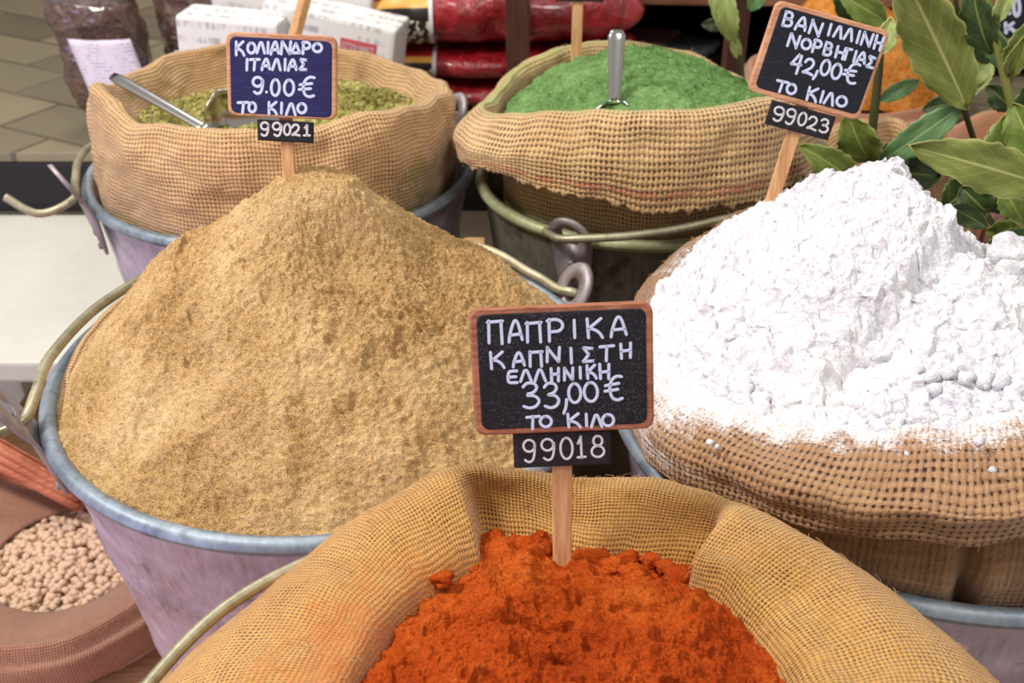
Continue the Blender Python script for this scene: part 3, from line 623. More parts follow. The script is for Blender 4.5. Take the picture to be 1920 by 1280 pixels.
def sign(base_px, Y, lean, yaw, crop, outer, inner, tagq, lines, code, roll, label, mats, stake_w, wpx, stake_top=None, deep=.03, label_group='handwritten price signs'):
    B = at_y(base_px[0], base_px[1], Y)
    R = Matrix.Rotation(yaw, 3, 'Z') @ Matrix.Rotation(-lean, 3, 'X') 
    ex, ey, ez = (np.array(R @ Vector(v)) for v in ((1, 0, 0), (0, 1, 0), (0, 0, 1)))
    o0, sc = crop
    def loc(cu, cv):                                   # photo point -> the sign's own plane
        d = ray(o0[0]+cu/sc, o0[1]+cv/sc); t = ((B-np.array([0, 0, CAMZ])) @ ey)/(d @ ey); p = np.array([0, 0, CAMZ])+d*t-B
        return np.array([p @ ex, p @ ez])
    t = thing('price_sign', tuple(B), label, 'sign', label_group); t.rotation_euler = R.to_euler()
    def put(name, vf, mat, parent=t, smooth=False, lab=None):
        me = bpy.data.meshes.new(name); me.from_pydata(np.asarray(vf[0]).tolist(), [], vf[1]); me.update()
        if smooth: me.polygons.foreach_set('use_smooth', [True]*len(me.polygons))
        o = bpy.data.objects.new(name, me); COL.objects.link(o); me.materials.append(mat); o.parent = parent
        if lab: o['label'] = lab
        return o
    def quad(q):
        c = np.array([loc(*p) for p in q]); ctr = c.mean(0); ux = (c[1]-c[0]+c[2]-c[3])/2; uz = (c[0]-c[3]+c[1]-c[2])/2
        return ctr, np.linalg.norm(ux), np.linalg.norm(uz), math.atan2(ux[1], ux[0])
    def plate(q, d, rad, y0, grow=0):
        ctr, W, H, a = quad(q); V, F = rounded_plate(W+grow, H+grow, d, rad, 0, 0, y0)
        x = V[:, 0]*math.cos(a)-V[:, 2]*math.sin(a)+ctr[0]; z = V[:, 0]*math.sin(a)+V[:, 2]*math.cos(a)+ctr[1]
        return np.stack([x, V[:, 1], z], 1), F
    px = np.linalg.norm(loc(100, 100)-loc(101, 100))
    fr = put('frame', plate(outer, .003, .004, -.0015), mats[0])
    bd = put('chalkboard', plate(inner, .001, .003, -.0019), mats[1])
    for ln in lines: put('lettering', letters(ln, loc, roll, wpx*px, -.0019, .00018), M['ink'], bd)
    if tagq is not None:
        tg = put('code_tag', plate(tagq, .0012, .0004, -.0006), M['tagboard'])
        if code: put('lettering', letters(code, loc, roll, wpx*px*.8, -.0006, .00015), M['ink2'], tg)
    top = loc(*stake_top) if stake_top else quad(outer)[0]
    a = np.array([0, -.0]); dirv = top-a; L = np.linalg.norm(dirv); dirv /= L; ang_ = math.atan2(dirv[0], dirv[1])
    V, F = box((0, 0, (L-deep)/2), (stake_w, .003, L+deep), bev=.0004)
    x = V[:, 0]*math.cos(ang_)+V[:, 2]*math.sin(ang_); z = -V[:, 0]*math.sin(ang_)+V[:, 2]*math.cos(ang_)
    put('stake', (np.stack([x, V[:, 1]+.0032, z], 1), F), M['stake'])
    return t
rad = math.radians
sign((1055, 1052), .300, rad(17), 0, ((840, 540), 3.5556), ((150, 132), (1366, 86), (1368, 925), (168, 980)), ((192, 162), (1325, 128), (1326, 890), (212, 945)), ((435, 960), (1085, 950), (1085, 1165), (437, 1207)),
     [[('Π', 317, 283, 100, 145), ('Α', 455, 283, 100, 140), ('Π', 572, 285, 100, 130), ('Ρ', 722, 270, 110, 145), ('Ι', 842, 263, 10, 115), ('Κ', 980, 258, 112, 125), ('Α', 1140, 250, 115, 130)],
      [('Κ', 330, 470, 95, 108), ('Α', 477, 468, 85, 92), ('Π', 585, 462, 82, 98), ('Ν', 702, 437, 88, 95), ('Ι', 820, 442, 10, 98), ('Σ', 933, 437, 75, 95), ('Τ', 1055, 425, 92, 98), ('Η', 1182, 408, 72, 95)],
      [('Ε', 432, 582, 66, 82), ('Λ', 520, 575, 72, 70), ('Λ', 612, 575, 72, 72), ('Η', 713, 567, 55, 85), ('Ν', 803, 562, 62, 80), ('Ι', 880, 555, 10, 72), ('Κ', 955, 550, 66, 86), ('Η', 1042, 545, 66, 96)],
      [('3', 555, 707, 125, 152), ('3', 690, 705, 112, 156), (',', 780, 778, 36, 90), ('0', 845, 690, 95, 125), ('0', 950, 680, 105, 125), ('€', 1100, 655, 115, 156)],
      [('Τ', 568, 885, 86, 86), ('Ο', 655, 880, 80, 74), ('Κ', 840, 872, 86, 86), ('Ι', 921, 870, 10, 78), ('Λ', 988, 875, 70, 76), ('Ο', 1065, 868, 80, 80)]],
     [('9', 545, 1078, 95, 145), ('9', 670, 1068, 98, 142), ('0', 788, 1065, 95, 140), ('1', 888, 1058, 60, 140), ('8', 1000, 1050, 98, 136)], rad(2.2),
     'price sign reading 33,00 euro standing in the red paprika', (M['wood'], M['board']), .0072, 10.5)
sign((540, 330), .516, rad(15), 0, ((320, 0), 3.5556), ((370, 213), (1110, 240), (1113, 803), (388, 765)), ((392, 240), (1075, 272), (1086, 790), (408, 748)), ((578, 795), (955, 815), (955, 955), (580, 935)),
     [[('Κ', 468, 322, 62, 88), ('Ο', 545, 320, 54, 72), ('Λ', 610, 320, 52, 68), ('Ι', 655, 318, 10, 72), ('Α', 705, 322, 58, 82), ('Ν', 775, 318, 62, 82), ('Δ', 840, 322, 58, 66), ('Ρ', 910, 320, 54, 78), ('Ο', 985, 320, 62, 58)],
      [('Ι', 515, 430, 10, 72), ('Τ', 565, 432, 62, 72), ('Α', 645, 432, 58, 72), ('Λ', 712, 432, 54, 68), ('Ι', 768, 432, 10, 72), ('Α', 822, 432, 58, 72), ('Σ', 890, 432, 52, 72)],
      [('9', 592, 565, 78, 112), ('.', 645, 612, 10, 10), ('0', 705, 580, 65, 106), ('0', 795, 582, 75, 102), ('€', 915, 580, 102, 130)],
      [('Τ', 490, 715, 68, 72), ('Ο', 550, 715, 50, 66), ('Κ', 685, 718, 62, 78), ('Ι', 745, 720, 10, 68), ('Λ', 808, 728, 62, 72), ('Ο', 880, 722, 60, 66)]],
     [('9', 632, 855, 62, 88), ('9', 715, 860, 62, 88), ('0', 780, 862, 50, 72), ('2', 835, 868, 58, 72), ('1', 910, 870, 45, 72)], rad(-1.8),
     'price sign with blue board reading 9.00 euro planted atop the tan coriander heap', (M['wood_pale'], M['board_blue']), .0066, 10)
sign((1452, 372), .535, rad(12), 0, ((1360, 0), 3.4286), ((312, -6), (1040, 193), (868, 783), (152, 580)), ((338, 32), (1015, 218), (858, 745), (198, 560)), ((295, 640), (710, 750), (660, 905), (255, 795)),
     [[('Β', 400, 125, 66, 92), ('Α', 490, 155, 72, 86), ('Ν', 575, 180, 76, 86), ('Ι', 665, 190, 10, 72), ('Λ', 722, 204, 50, 70), ('Λ', 790, 221, 52, 70), ('Ι', 848, 237, 10, 76), ('Ν', 905, 255, 66, 82), ('Η', 978, 275, 50, 86)],
      [('Ν', 435, 262, 66, 82), ('Ο', 515, 285, 62, 66), ('Ρ', 585, 298, 54, 82), ('Β', 655, 315, 54, 80), ('Η', 735, 338, 56, 72), ('Γ', 783, 349, 34, 72), ('Ι', 827, 360, 10, 70), ('Α', 872, 375, 56, 72), ('Σ', 932, 400, 52, 72)],
      [('4', 455, 405, 72, 120), ('2', 530, 430, 72, 96), (',', 572, 480, 22, 56), ('0', 635, 432, 64, 96), ('0', 710, 455, 68, 96), ('€', 800, 470, 88, 130)],
      [('Τ', 355, 555, 72, 72), ('Ο', 420, 570, 62, 66), ('Κ', 555, 605, 68, 82), ('Ι', 615, 620, 10, 72), ('Λ', 668, 632, 58, 72), ('Ο', 740, 650, 68, 66)]],
     [('9', 345, 730, 76, 92), ('9', 420, 750, 68, 92), ('0', 495, 765, 58, 82), ('2', 560, 790, 66, 82), ('3', 635, 808, 62, 86)], rad(-15.6),
     'tilted price sign reading 42,00 euro behind the white vanillin', (M['wood_pale'], M['board_dark']), .0072, 9.2)
sign((1762, 300), .93, rad(8), 0, ((1760, 0), 5.333), ((560, -520), (1300, -560), (1320, 380), (600, 420)), ((600, -470), (1260, -520), (1280, 340), (640, 380)), None,
     [[('.', 700, 130, 22, 20), ('0', 770, 70, 70, 170)], [('Κ', 705, 275, 100, 95)]], None, rad(2), 'black price sign half hidden by bay leaves in the top corner', (M['wood'], M['board_dark']), .007, 18, stake_top=(335, -120), deep=.06)
# the stake whose board lies above the frame, in the green powder: only the lower edge of its tag shows
sign((1080, 137), .848, rad(6), 0, ((1000, 0), 4.571), ((40, -1000), (760, -1000), (760, -300), (40, -300)), ((70, -960), (730, -960), (730, -340), (70, -340)), ((190, -250), (610, -250), (606, 22), (194, 5)),
     [], [], 0, 'wooden stake with dark code tag standing in the green powder', (M['wood'], M['board_dark']), .0082, 10)
def loose_stake():
    t = thing('wooden_stake', tuple(at_y(538, 110, .875)), 'slanting wooden stake in the herb flakes behind the blue sign', 'stake')
    a = at_y(530, 150, .872); b = at_y(590, -70, .90); L = b-a
    mesh('stake', *tube([a, b], .0052, 4, flat=.5, flat_dir=(0, 1, .3)), M['stake'], t, smooth=False)
loose_stake()

# ------------------------------------------------------------------ scoops
def scoop(A, B, w0, w1, bdir, brad, blen, label, face):
    A, B, bdir, face = (np.array(v, float) for v in (A, B, bdir, face)); bdir /= np.linalg.norm(bdir)
    t = thing('metal_scoop', tuple(B), label, 'scoop', 'metal scoops standing in the spice')
    P = np.array([A+(B-A)*k for k in np.linspace(0, 1, 14)]); W = np.interp(np.linspace(0, 1, 14), [0, .04, .2, 1], [w0*.7, w0, w0*.95, w1])
    mesh('handle', *tube(P, W, 16, flat=.32, flat_dir=face), M['steel'], t)
    n, m = 18, 16; V = []; side = np.cross(bdir, face); side /= np.linalg.norm(side); up = np.cross(side, bdir)
    if up @ face < 0: up = -up
    for i in range(n):
        s = i/(n-1); r = brad*(.30+.70*sm(0, .2, s)**.6)
        for k in range(m):
            a = -105+210*k/(m-1); V.append(B+bdir*blen*(s-.02)+side*r*math.sin(math.radians(a))+up*(-r*math.cos(math.radians(a))+brad*.35)*(1 if True else 0))
    o = mesh('blade', np.array(V), grid_faces(n, m), M['steel'], t); md = o.modifiers.new('thickness', 'SOLIDIFY'); md.thickness = .001
    return t
scoop(at_y(210, 142, .775), at_y(388, 243, .722), .0048, .0034, at_y(520, 236, .725)-at_y(388, 243, .722), .024, .055, 'steel scoop lying slantwise in the dried herb flakes', (0, -.55, .83))
scoop(at_y(1157, 56, .738), at_y(1152, 192, .715), .0062, .0040, (0, -.3, -.95), .0185, .05, 'steel scoop standing upright in the green powder', (0, -.9, .35))

# ------------------------------------------------------------------ bay branches
def leaf_mat(name, a, b, vein):
    t = NT(name, .45, 0, .4); t.set(t.b, 'Subsurface Weight', 0.0)
    x, y, _ = t.sep(t.uv()); d = t.math('ABSOLUTE', t.math('SUBTRACT', x, .5))
    n = t.noise(t.uv(), 3.5, 4, .6); c = t.ramp(n, [(.35, a), (.65, b)])
    mid = t.math('SUBTRACT', 1, t.maprange(d, .012, .04, 0, 1)); edge = t.maprange(d, .462, .49, 0, .7)
    side = t.math('LESS_THAN', t.math('FRACT', t.math('ADD', t.math('MULTIPLY', y, 9), t.math('MULTIPLY', d, -5))), .09)
    c = t.mix(t.math('MULTIPLY', side, .22), c, vein); c = t.mix(t.math('MAXIMUM', t.math('MULTIPLY', mid, .85), edge), c, vein)
    h = t.math('ADD', t.math('MULTIPLY', mid, 1.0), t.math('MULTIPLY', n, .6)); return t.done(c, t.bump(h, .4, .001))
LM = {'mid': leaf_mat('bay_leaf_green', srgb(92, 112, 44), srgb(124, 142, 66), srgb(172, 184, 104)),
      'olive': leaf_mat('bay_leaf_olive', srgb(104, 116, 50), srgb(138, 146, 74), srgb(190, 192, 122)),
      'pale': leaf_mat('bay_leaf_pale', srgb(150, 170, 96), srgb(186, 200, 128), srgb(214, 216, 140)),
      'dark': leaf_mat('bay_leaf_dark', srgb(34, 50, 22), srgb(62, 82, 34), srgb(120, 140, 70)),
      'teal': leaf_mat('bay_leaf_blue_green', srgb(76, 112, 70), srgb(110, 146, 92), srgb(150, 176, 120))}
M['stem'] = plain('green_stem', srgb(70, 74, 36), .6); M['stem2'] = plain('yellow_green_stem', srgb(134, 136, 66), .55)
def leaf(parent, base, tip, wpx, kind, tilt=0, bend=.12, wave=.05, fold=.18):
    base, tip = np.array(base), np.array(tip); ax = tip-base; L = np.linalg.norm(ax); ax /= L
    mid = (base+tip)/2; view = mid-np.array([0, 0, CAMZ]); dist = view @ np.array([0, math.cos(PITCH), -math.sin(PITCH)]); view /= np.linalg.norm(view)
    W = wpx/FPX*dist; nrm = -view-ax*(-view @ ax); nrm /= np.linalg.norm(nrm); side = np.cross(ax, nrm)
    c, s = math.cos(tilt), math.sin(tilt); side, nrm = side*c+nrm*s, nrm*c-side*s
    n, m = 30, 11; V = []; UV = []; ph = random.uniform(0, 6)
    for i in range(n):
        t = i/(n-1); wd = W/2*(max(math.sin(PI*t**.85), 0))**.75+W*.012
        for j in range(m):
            q = j/(m-1)*2-1; e = abs(q)**3
            p = base+ax*L*t+side*q*wd*(1+.06*e*math.sin(t*46+ph))+nrm*(bend*L*4*t*(1-t)+fold*W*abs(q)*.5+wave*W*e*math.sin(t*17+ph+q))
            V.append(p); UV.append((j/(m-1), t))
    o = mesh('leaf', np.array(V), grid_faces(n, m), LM[kind], parent, uv=np.array(UV))
    md = o.modifiers.new('thickness', 'SOLIDIFY'); md.thickness = .0005; return o
def branch(label, stem, leaves, smat, r=.003):
    P = crom([at_y(*p) for p in stem], 8); t = thing('bay_branch', tuple(P[0]), label, 'branch', 'bay laurel branches')
    mesh('stem', *tube(P, np.linspace(r, r*.7, len(P)), 9), smat, t)
    for b, tp, Y0, Y1, wd, kind, *kw in leaves: leaf(t, at_y(*b, Y0), at_y(*tp, Y1), wd, kind, **(kw[0] if kw else {}))
branch('bay branch with a big olive leaf hanging at the top beside the 42,00 sign', [(1850, 345, .70), (1835, 290, .695), (1806, 195, .68), (1797, 110, .68), (1790, -40, .68)],
       [((1812, 200), (1682, -70), .675, .66, 112, 'olive', dict(tilt=.15, bend=-.04)), ((1812, 180), (1797, 46), .70, .71, 84, 'pale', dict(tilt=-.3, wave=.14)), ((1815, 185), (1860, 120), .7, .72, 40, 'pale', dict(tilt=.3)),
        ((1808, 195), (1640, 310), .685, .70, 56, 'teal', dict(tilt=.1)), ((1806, 190), (1730, 205), .69, .7, 40, 'dark')], M['stem'], .0022)
branch('bay branch with long wavy edged leaf lying over the white vanillin', [(1975, 420, .62), (1960, 380, .615), (1950, 352, .61)],
       [((1975, 352), (1697, 272), .61, .60, 92, 'olive', dict(tilt=-.1, bend=.05, wave=.10)), ((1965, 360), (1880, 388), .63, .63, 60, 'mid'), ((1960, 300), (1900, 190), .64, .66, 80, 'mid', dict(tilt=.4)), ((1870, 345), (1905, 200), .66, .67, 95, 'mid', dict(tilt=-.2))], M['stem2'], .002)
branch('bay branch with yellow green stem running down the right edge', [(1935, 330, .665), (1905, 230, .66), (1875, 110, .66), (1848, -30, .66)],
       [((1858, 100), (1822, -40), .665, .67, 66, 'dark', dict(tilt=.3)), ((1850, 120), (1835, 20), .69, .7, 60, 'dark'), ((1868, 40), (1905, -40), .66, .65, 30, 'pale', dict(fold=.5)), ((1895, 130), (1945, 20), .665, .65, 66, 'mid', dict(tilt=-.3)),
        ((1893, 140), (1926, 60), .655, .64, 34, 'olive', dict(fold=.6)), ((1880, 130), (1860, 50), .67, .68, 40, 'teal'), ((1905, 215), (1850, 300), .67, .68, 76, 'mid', dict(tilt=.5)), ((1915, 260), (1960, 130), .67, .67, 70, 'dark'), ((1898, 205), (1850, 160), .69, .7, 44, 'dark')], M['stem2'], .003)
branch('bay branch with dark green upright stem behind the 42,00 sign', [(1626, 330, .70), (1634, 260, .70), (1646, 150, .70), (1652, 70, .70)],
       [((1630, 300), (1588, 205), .70, .69, 76, 'mid', dict(tilt=.25)), ((1604, 345), (1496, 270), .69, .68, 62, 'mid', dict(tilt=-.15)), ((1640, 330), (1700, 270), .70, .71, 60, 'dark'), ((1640, 320), (1760, 330), .71, .72, 70, 'dark'), ((1644, 190), (1722, 152), .70, .715, 30, 'teal'), ((1655, 100), (1672, 30), .7, .7, 40, 'pale', dict(fold=.4))], M['stem'], .0036)
branch('cluster of dark green bay leaves low behind the white vanillin', [(1925, 560, .60), (1890, 470, .61), (1850, 400, .62)],
       [((1850, 425), (1780, 385), .60, .60, 40, 'dark', dict(bend=-.15)), ((1852, 400), (1800, 350), .64, .65, 70, 'dark'), ((1930, 445), (1846, 458), .595, .59, 44, 'dark', dict(bend=.2)), ((1920, 430), (1850, 430), .61, .62, 60, 'mid', dict(tilt=.6)), ((1930, 560), (1905, 450), .60, .61, 46, 'dark'),
        ((1880, 350), (1920, 420), .63, .62, 50, 'mid'), ((1850, 330), (1880, 400), .65, .64, 60, 'dark'), ((1900, 470), (1870, 430), .62, .62, 50, 'dark'), ((1770, 390), (1850, 330), .68, .68, 70, 'dark')], M['stem'], .0024)
branch('pale bay leaves beside the dark post at the top', [(1392, 160, .93), (1385, 90, .93), (1372, 20, .93), (1362, -40, .93)],
       [((1378, 82), (1322, -50), .925, .92, 34, 'pale'), ((1374, 75), (1365, -40), .92, .91, 40, 'pale', dict(tilt=.3)), ((1362, 48), (1316, 46), .93, .94, 24, 'dark'), ((1385, 110), (1372, 60), .93, .93, 20, 'pale'), ((1405, 20), (1440, -30), .93, .93, 30, 'teal'), ((1620, 70), (1560, -30), .85, .85, 44, 'dark'), ((1660, 40), (1570, -14), .84, .84, 50, 'mid')], M['stem'], .003)

# ------------------------------------------------------------------ sacks and goods behind and beside
def simple_sack(c, R, ztop, zbot, mat, label, seed, fill=None, sq=1.0):
    K = {}
    for a in range(0, 360, 24):
        rr_ = R*(1+.05*math.sin(a*.05+seed)); dz = .012*math.sin(math.radians(a*2)+seed)
        h = ztop-zbot; e = min(1, h/.12)
        K[a] = [(R*.55, ztop-.05*e), (rr_*.82, ztop-.026*e), (rr_*.93, ztop-.005+dz*e), (rr_, ztop+dz*e), (rr_*1.05, ztop-.010+dz*e), (rr_*1.10, ztop-.3*h), (rr_*1.1, ztop-.55*h), (rr_*1.05, ztop-.8*h), (rr_*.94, zbot)]
    return sack(c, K, mat, label, n=260, m=8, wr=.0055, seed=seed, base=zbot, group='sacks standing around the buckets')
BEAN = (-.345, .622)
simple_sack(BEAN, .106, -.222, -.279, M['b_brown'], 'low dusky brown sack of pale beans at lower left', 51)
bn = []
for k in range(3000):
    a = random.uniform(0, 2*PI); q = .102*math.sqrt(random.random())
    p = (BEAN[0]+q*math.cos(a), BEAN[1]+q*math.sin(a), -.247-.012*(q/.1)**2+random.uniform(-.003, .003)); v, f = lump((0, 0, 0), 1, 1, .06, (.0040, .0031, .0028))
    Rm = np.array(Matrix.Rotation(random.uniform(0, 6), 3, 'Z') @ Matrix.Rotation(random.uniform(-.6, .6), 3, 'X')); bn.append((v @ Rm.T+np.array(p), f))
bn.append(lathe([(0, -.252), (.05, -.254), (.1, -.264), (.1, -.28)], (BEAN[0], BEAN[1], 0), 40))
tag(mesh('bean_fill', *join(bn), M['bean'], loc=(BEAN[0], BEAN[1], -.26)), 'pale beans filling the dusky sack at lower left', 'beans', kind='stuff')
M['cinnamon'] = wood('cinnamon_bark', srgb(206, 132, 100), srgb(150, 78, 56), (.1, .1, 1), 500)
for k, (u0, v0, u1, v1, Y) in enumerate(((150, 926, -70, 800, .672), (150, 938, -70, 818, .668), (150, 950, -70, 838, .664), (152, 932, -70, 822, .682), (150, 944, -70, 852, .676))):
    a = at_y(u0, v0, Y); b = at_y(u1, v1, Y+.02); ax = (b-a)/np.linalg.norm(b-a); s1 = np.cross(ax, [0, 0, 1]); s1 /= np.linalg.norm(s1); s2 = np.cross(s1, ax)
    prof = []
    for q in np.linspace(0, 1, 34):
        an = -2.2*PI+q*4.4*PI; rr_ = .0014+.0042*min(1, abs(q-.5)*2)
        prof.append(((.0030 if q > .5 else -.0030)+rr_*math.cos(an)*.75, rr_*math.sin(an)))
    V = [a+(b-a)*i/5+s1*p[0]+s2*p[1] for i in range(6) for p in prof]
    o = mesh('cinnamon_stick', np.array(V), grid_faces(6, 34), M['cinnamon'], loc=tuple(a)); md = o.modifiers.new('thickness', 'SOLIDIFY'); md.thickness = .0008
    tag(o, 'reddish cinnamon stick in the bundle under the left bucket ear', 'cinnamon stick', 'cinnamon sticks in a bundle')
simple_sack((.300, .79), .062, .018, -.278, M['b_bl'], 'small tan burlap sack tucked between the green sack and the bay leaves', 61)
TUR = (.385, 1.19)
simple_sack(TUR, .118, -.042, -.08, M['b_rose'], 'rosy sack of orange turmeric behind the 42,00 sign', 71)
heap('turmeric_heap', TUR, {a: (.112, -.048) for a in range(0, 360, 40)}, (-.03, .02, .058), lambda t, tr: .3*t+.7*t*t, M['turmeric'], 'orange turmeric heap glimpsed behind the 42,00 sign', lambda x, y, z, t, tr: (0*z, 0*z, .006*fbm(x*20, y*20, z*0, 3)+.002*fbm(x*90, y*90, z*0, 2)), n=200, m=70, base=-.03)
simple_sack((.475, .945), .075, -.03, -.28, M['b_rose'], 'rose brown sack standing behind the bay leaves', 81)
simple_sack((.405, .73), .045, -.02, -.28, M['b_brown'], 'small dusky sack glimpsed under the long wavy bay leaf', 91)
# wooden divider between the buckets, dark posts
tag(mesh('divider_board', *box((-.028, .700, -.15), (.016, .045, .262), bev=.002), M['bench'], loc=(-.028, .7, -.28), smooth=False), 'upright wooden board between the herb bucket and the green bucket', 'board')
tag(mesh('brown_post', *box((.006, 1.125, .16), (.025, .03, .479), bev=.003), M['darkwood'], loc=(.006, 1.125, -.08), smooth=False), 'dark brown post in front of the red bags', 'post')
tag(mesh('brown_post', *box((.206, .985, -.01), (.019, .02, .54), bev=.003), M['darkwood'], loc=(.206, .985, -.28), smooth=False), 'reddish brown post behind the green sack beside pale bay leaves', 'post')
def shelf_unit():
    t = thing('shelf_unit', (.42, 1.55, -.08), 'brown topped shelf with dark hollow behind the green powder', 'shelf')
    mesh('shelf_board', *box((.42, 1.55, .022), (.86, .5, .03), bev=.002, rot=-.05), M['brownwood'], t, smooth=False)
    mesh('back_panel', *box((.42, 1.78, -.037), (.8, .02, .085), bev=.001), M['black'], t, smooth=False)  # back and sides coloured black to put shade into the hollow
    for x in (.03, .82): mesh('side_panel', *box((x, 1.56, -.037), (.02, .42, .085), bev=.001), M['black'], t, smooth=False)
    mesh('painted_shade_base', *box((.42, 1.53, -.0785), (.78, .44, .003), bev=0), M['black'], t, smooth=False)  # black sheet over the counter top, painted shade under the board
shelf_unit()
# pillow-shaped bags
def pillow(c, s, rot, mat, name, parent=None, loc=None, n=60, m=34, amp=.06, seed=0, xr=(-1, 1), grow=1.0, tilt=0, pw=.42):
    V = []; U = []
    for i in range(n):
        a = xr[0]+(xr[1]-xr[0])*i/(n-1); ends = max(0, 1-abs(a)**5)**.5
        for k in range(m):
            p = 2*PI*k/m; cy = math.copysign(abs(math.cos(p))**.7, math.cos(p)); cz = math.copysign(abs(math.sin(p))**.8, math.sin(p))
            V.append((a*s[0]/2, cy*s[1]/2*(.55+.45*ends)*grow, cz*s[2]/2*max(.05, ends)*grow)); U.append((i/(n-1), k/m))
    V = np.array(V); d = 1+amp*fbm(V[:, 0]*30+seed, V[:, 1]*30, V[:, 2]*30, 3); V = V*np.stack([np.ones_like(d), d, d], 1)
    F = [(i*m+k, i*m+(k+1) % m, (i+1)*m+(k+1) % m, (i+1)*m+k) for i in range(n-1) for k in range(m)]
    Rm = np.array(Matrix.Rotation(rot, 3, 'Z') @ Matrix.Rotation(tilt, 3, 'Y')); V = V @ Rm.T+np.array(c)
    return mesh(name, V, F, mat, parent, loc=loc, uv=np.array(U))
def film_mat(name, a, b, glint=.5, rough=.22):
    t = NT(name, rough, 0, .6); t.set(t.b, 'Coat Weight', .8); t.set(t.b, 'Coat Roughness', .12)
    n = t.noise(t.obj(), 45, 4, .65, 1.2); n2 = t.noise(t.obj(), 160, 3, .6, .6)
    return t.done(t.ramp(n, [(.35, b), (.65, a)]), t.bump(t.math('ADD', n, t.math('MULTIPLY', n2, .5)), glint, .006))
M['redfilm'] = film_mat('red_plastic_film', srgb(176, 40, 48), srgb(120, 16, 24), .55)
def packlabel():
    t = NT('printed_pack_label', .4, 0, .4); x, y, _ = t.sep(t.uv())
    c = t.ramp(t.math('FRACT', t.math('ADD', y, .5)), [(.0, srgb(228, 222, 200)), (.60, srgb(228, 222, 200)), (.62, srgb(236, 176, 84)), (.78, srgb(236, 176, 84)), (.80, srgb(176, 40, 40)), (.9, srgb(236, 176, 84)), (.95, srgb(40, 34, 30))], 'CONSTANT')
    n = t.noise(t.mapping(t.uv(), (9, 22, 1)), 1.2, 3)
    dark = t.math('MULTIPLY', t.math('MULTIPLY', t.math('GREATER_THAN', n, .47), t.math('GREATER_THAN', x, .52)), t.math('LESS_THAN', x, .93))
    dark = t.math('MULTIPLY', dark, t.math('LESS_THAN', t.math('FRACT', t.math('ADD', y, .5)), .58)); c = t.mix(dark, c, srgb(48, 42, 40))
    c = t.mix(t.math('GREATER_THAN', x, .94), c, srgb(236, 234, 236)); return t.done(c)
M['packlabel'] = packlabel()
for (x, y, z, h, rot, lab) in ((.0, 1.24, -.0625, .036, .02, 'dark red plastic bag at the bottom of its stack'), (-.005, 1.235, -.026, .036, -.02, 'red plastic bag with yellow label in the middle of its stack'), (-.01, 1.23, .030, .072, .04, 'plump red plastic bag with yellow and white label topmost of its stack')):
    t = thing('red_bag', (x, y, z-h/2), lab, 'bag', 'red plastic bags stacked on the counter')
    pillow((x, y, z), (.31, .15, h), rot, M['redfilm'], 'film', t, seed=x*50+z*90)
    if z > -.05: pillow((x, y, z), (.31, .15, h), rot, M['packlabel'], 'label', t, seed=x*50+z*90, xr=(-.96, -.5), grow=1.03, n=24)
M['redpack'] = film_mat('dark_red_pack', srgb(150, 36, 40), srgb(110, 20, 26), .3)
# cellophane bags of dark dried leaves with a printed sheet
M['celo'] = film_mat('cellophane_over_dark_tea', srgb(112, 84, 70), srgb(58, 36, 30), .9, .16)
def celo_clear():
    t = NT('clear_cellophane', .1, 0, .6); t.set(t.b, 'Transmission Weight', .92); t.set(t.b, 'IOR', 1.12)
    n = t.noise(t.obj(), 60, 4, .7, 1.5); return t.done((.95, .9, .93, 1), t.bump(n, 1.0, .006))
M['clear'] = celo_clear()
def print_mat(name, paper, ink, sx, sy):
    t = NT(name, .6, 0, .3); x, y, _ = t.sep(t.uv()); v = t.mapping(t.uv(), (sx, sy, 1))
    row = t.math('GREATER_THAN', t.math('FRACT', t.math('MULTIPLY', y, sy)), .55); n = t.noise(t.mapping(t.uv(), (sx*4, sy*.5, 1)), 1, 2); b = t.noise(t.uv(), 4, 2)
    k = t.math('MULTIPLY', row, t.math('MULTIPLY', t.maprange(n, .42, .55, 0, .55), t.maprange(b, .4, .55, 0, 1)))
    return t.done(t.mix(k, paper, ink))
M['sheet'] = print_mat('printed_white_sheet', srgb(232, 222, 240), srgb(120, 112, 140), 5, 26)
M['news'] = print_mat('printed_newsprint', srgb(232, 230, 228), srgb(110, 108, 112), 6, 18)
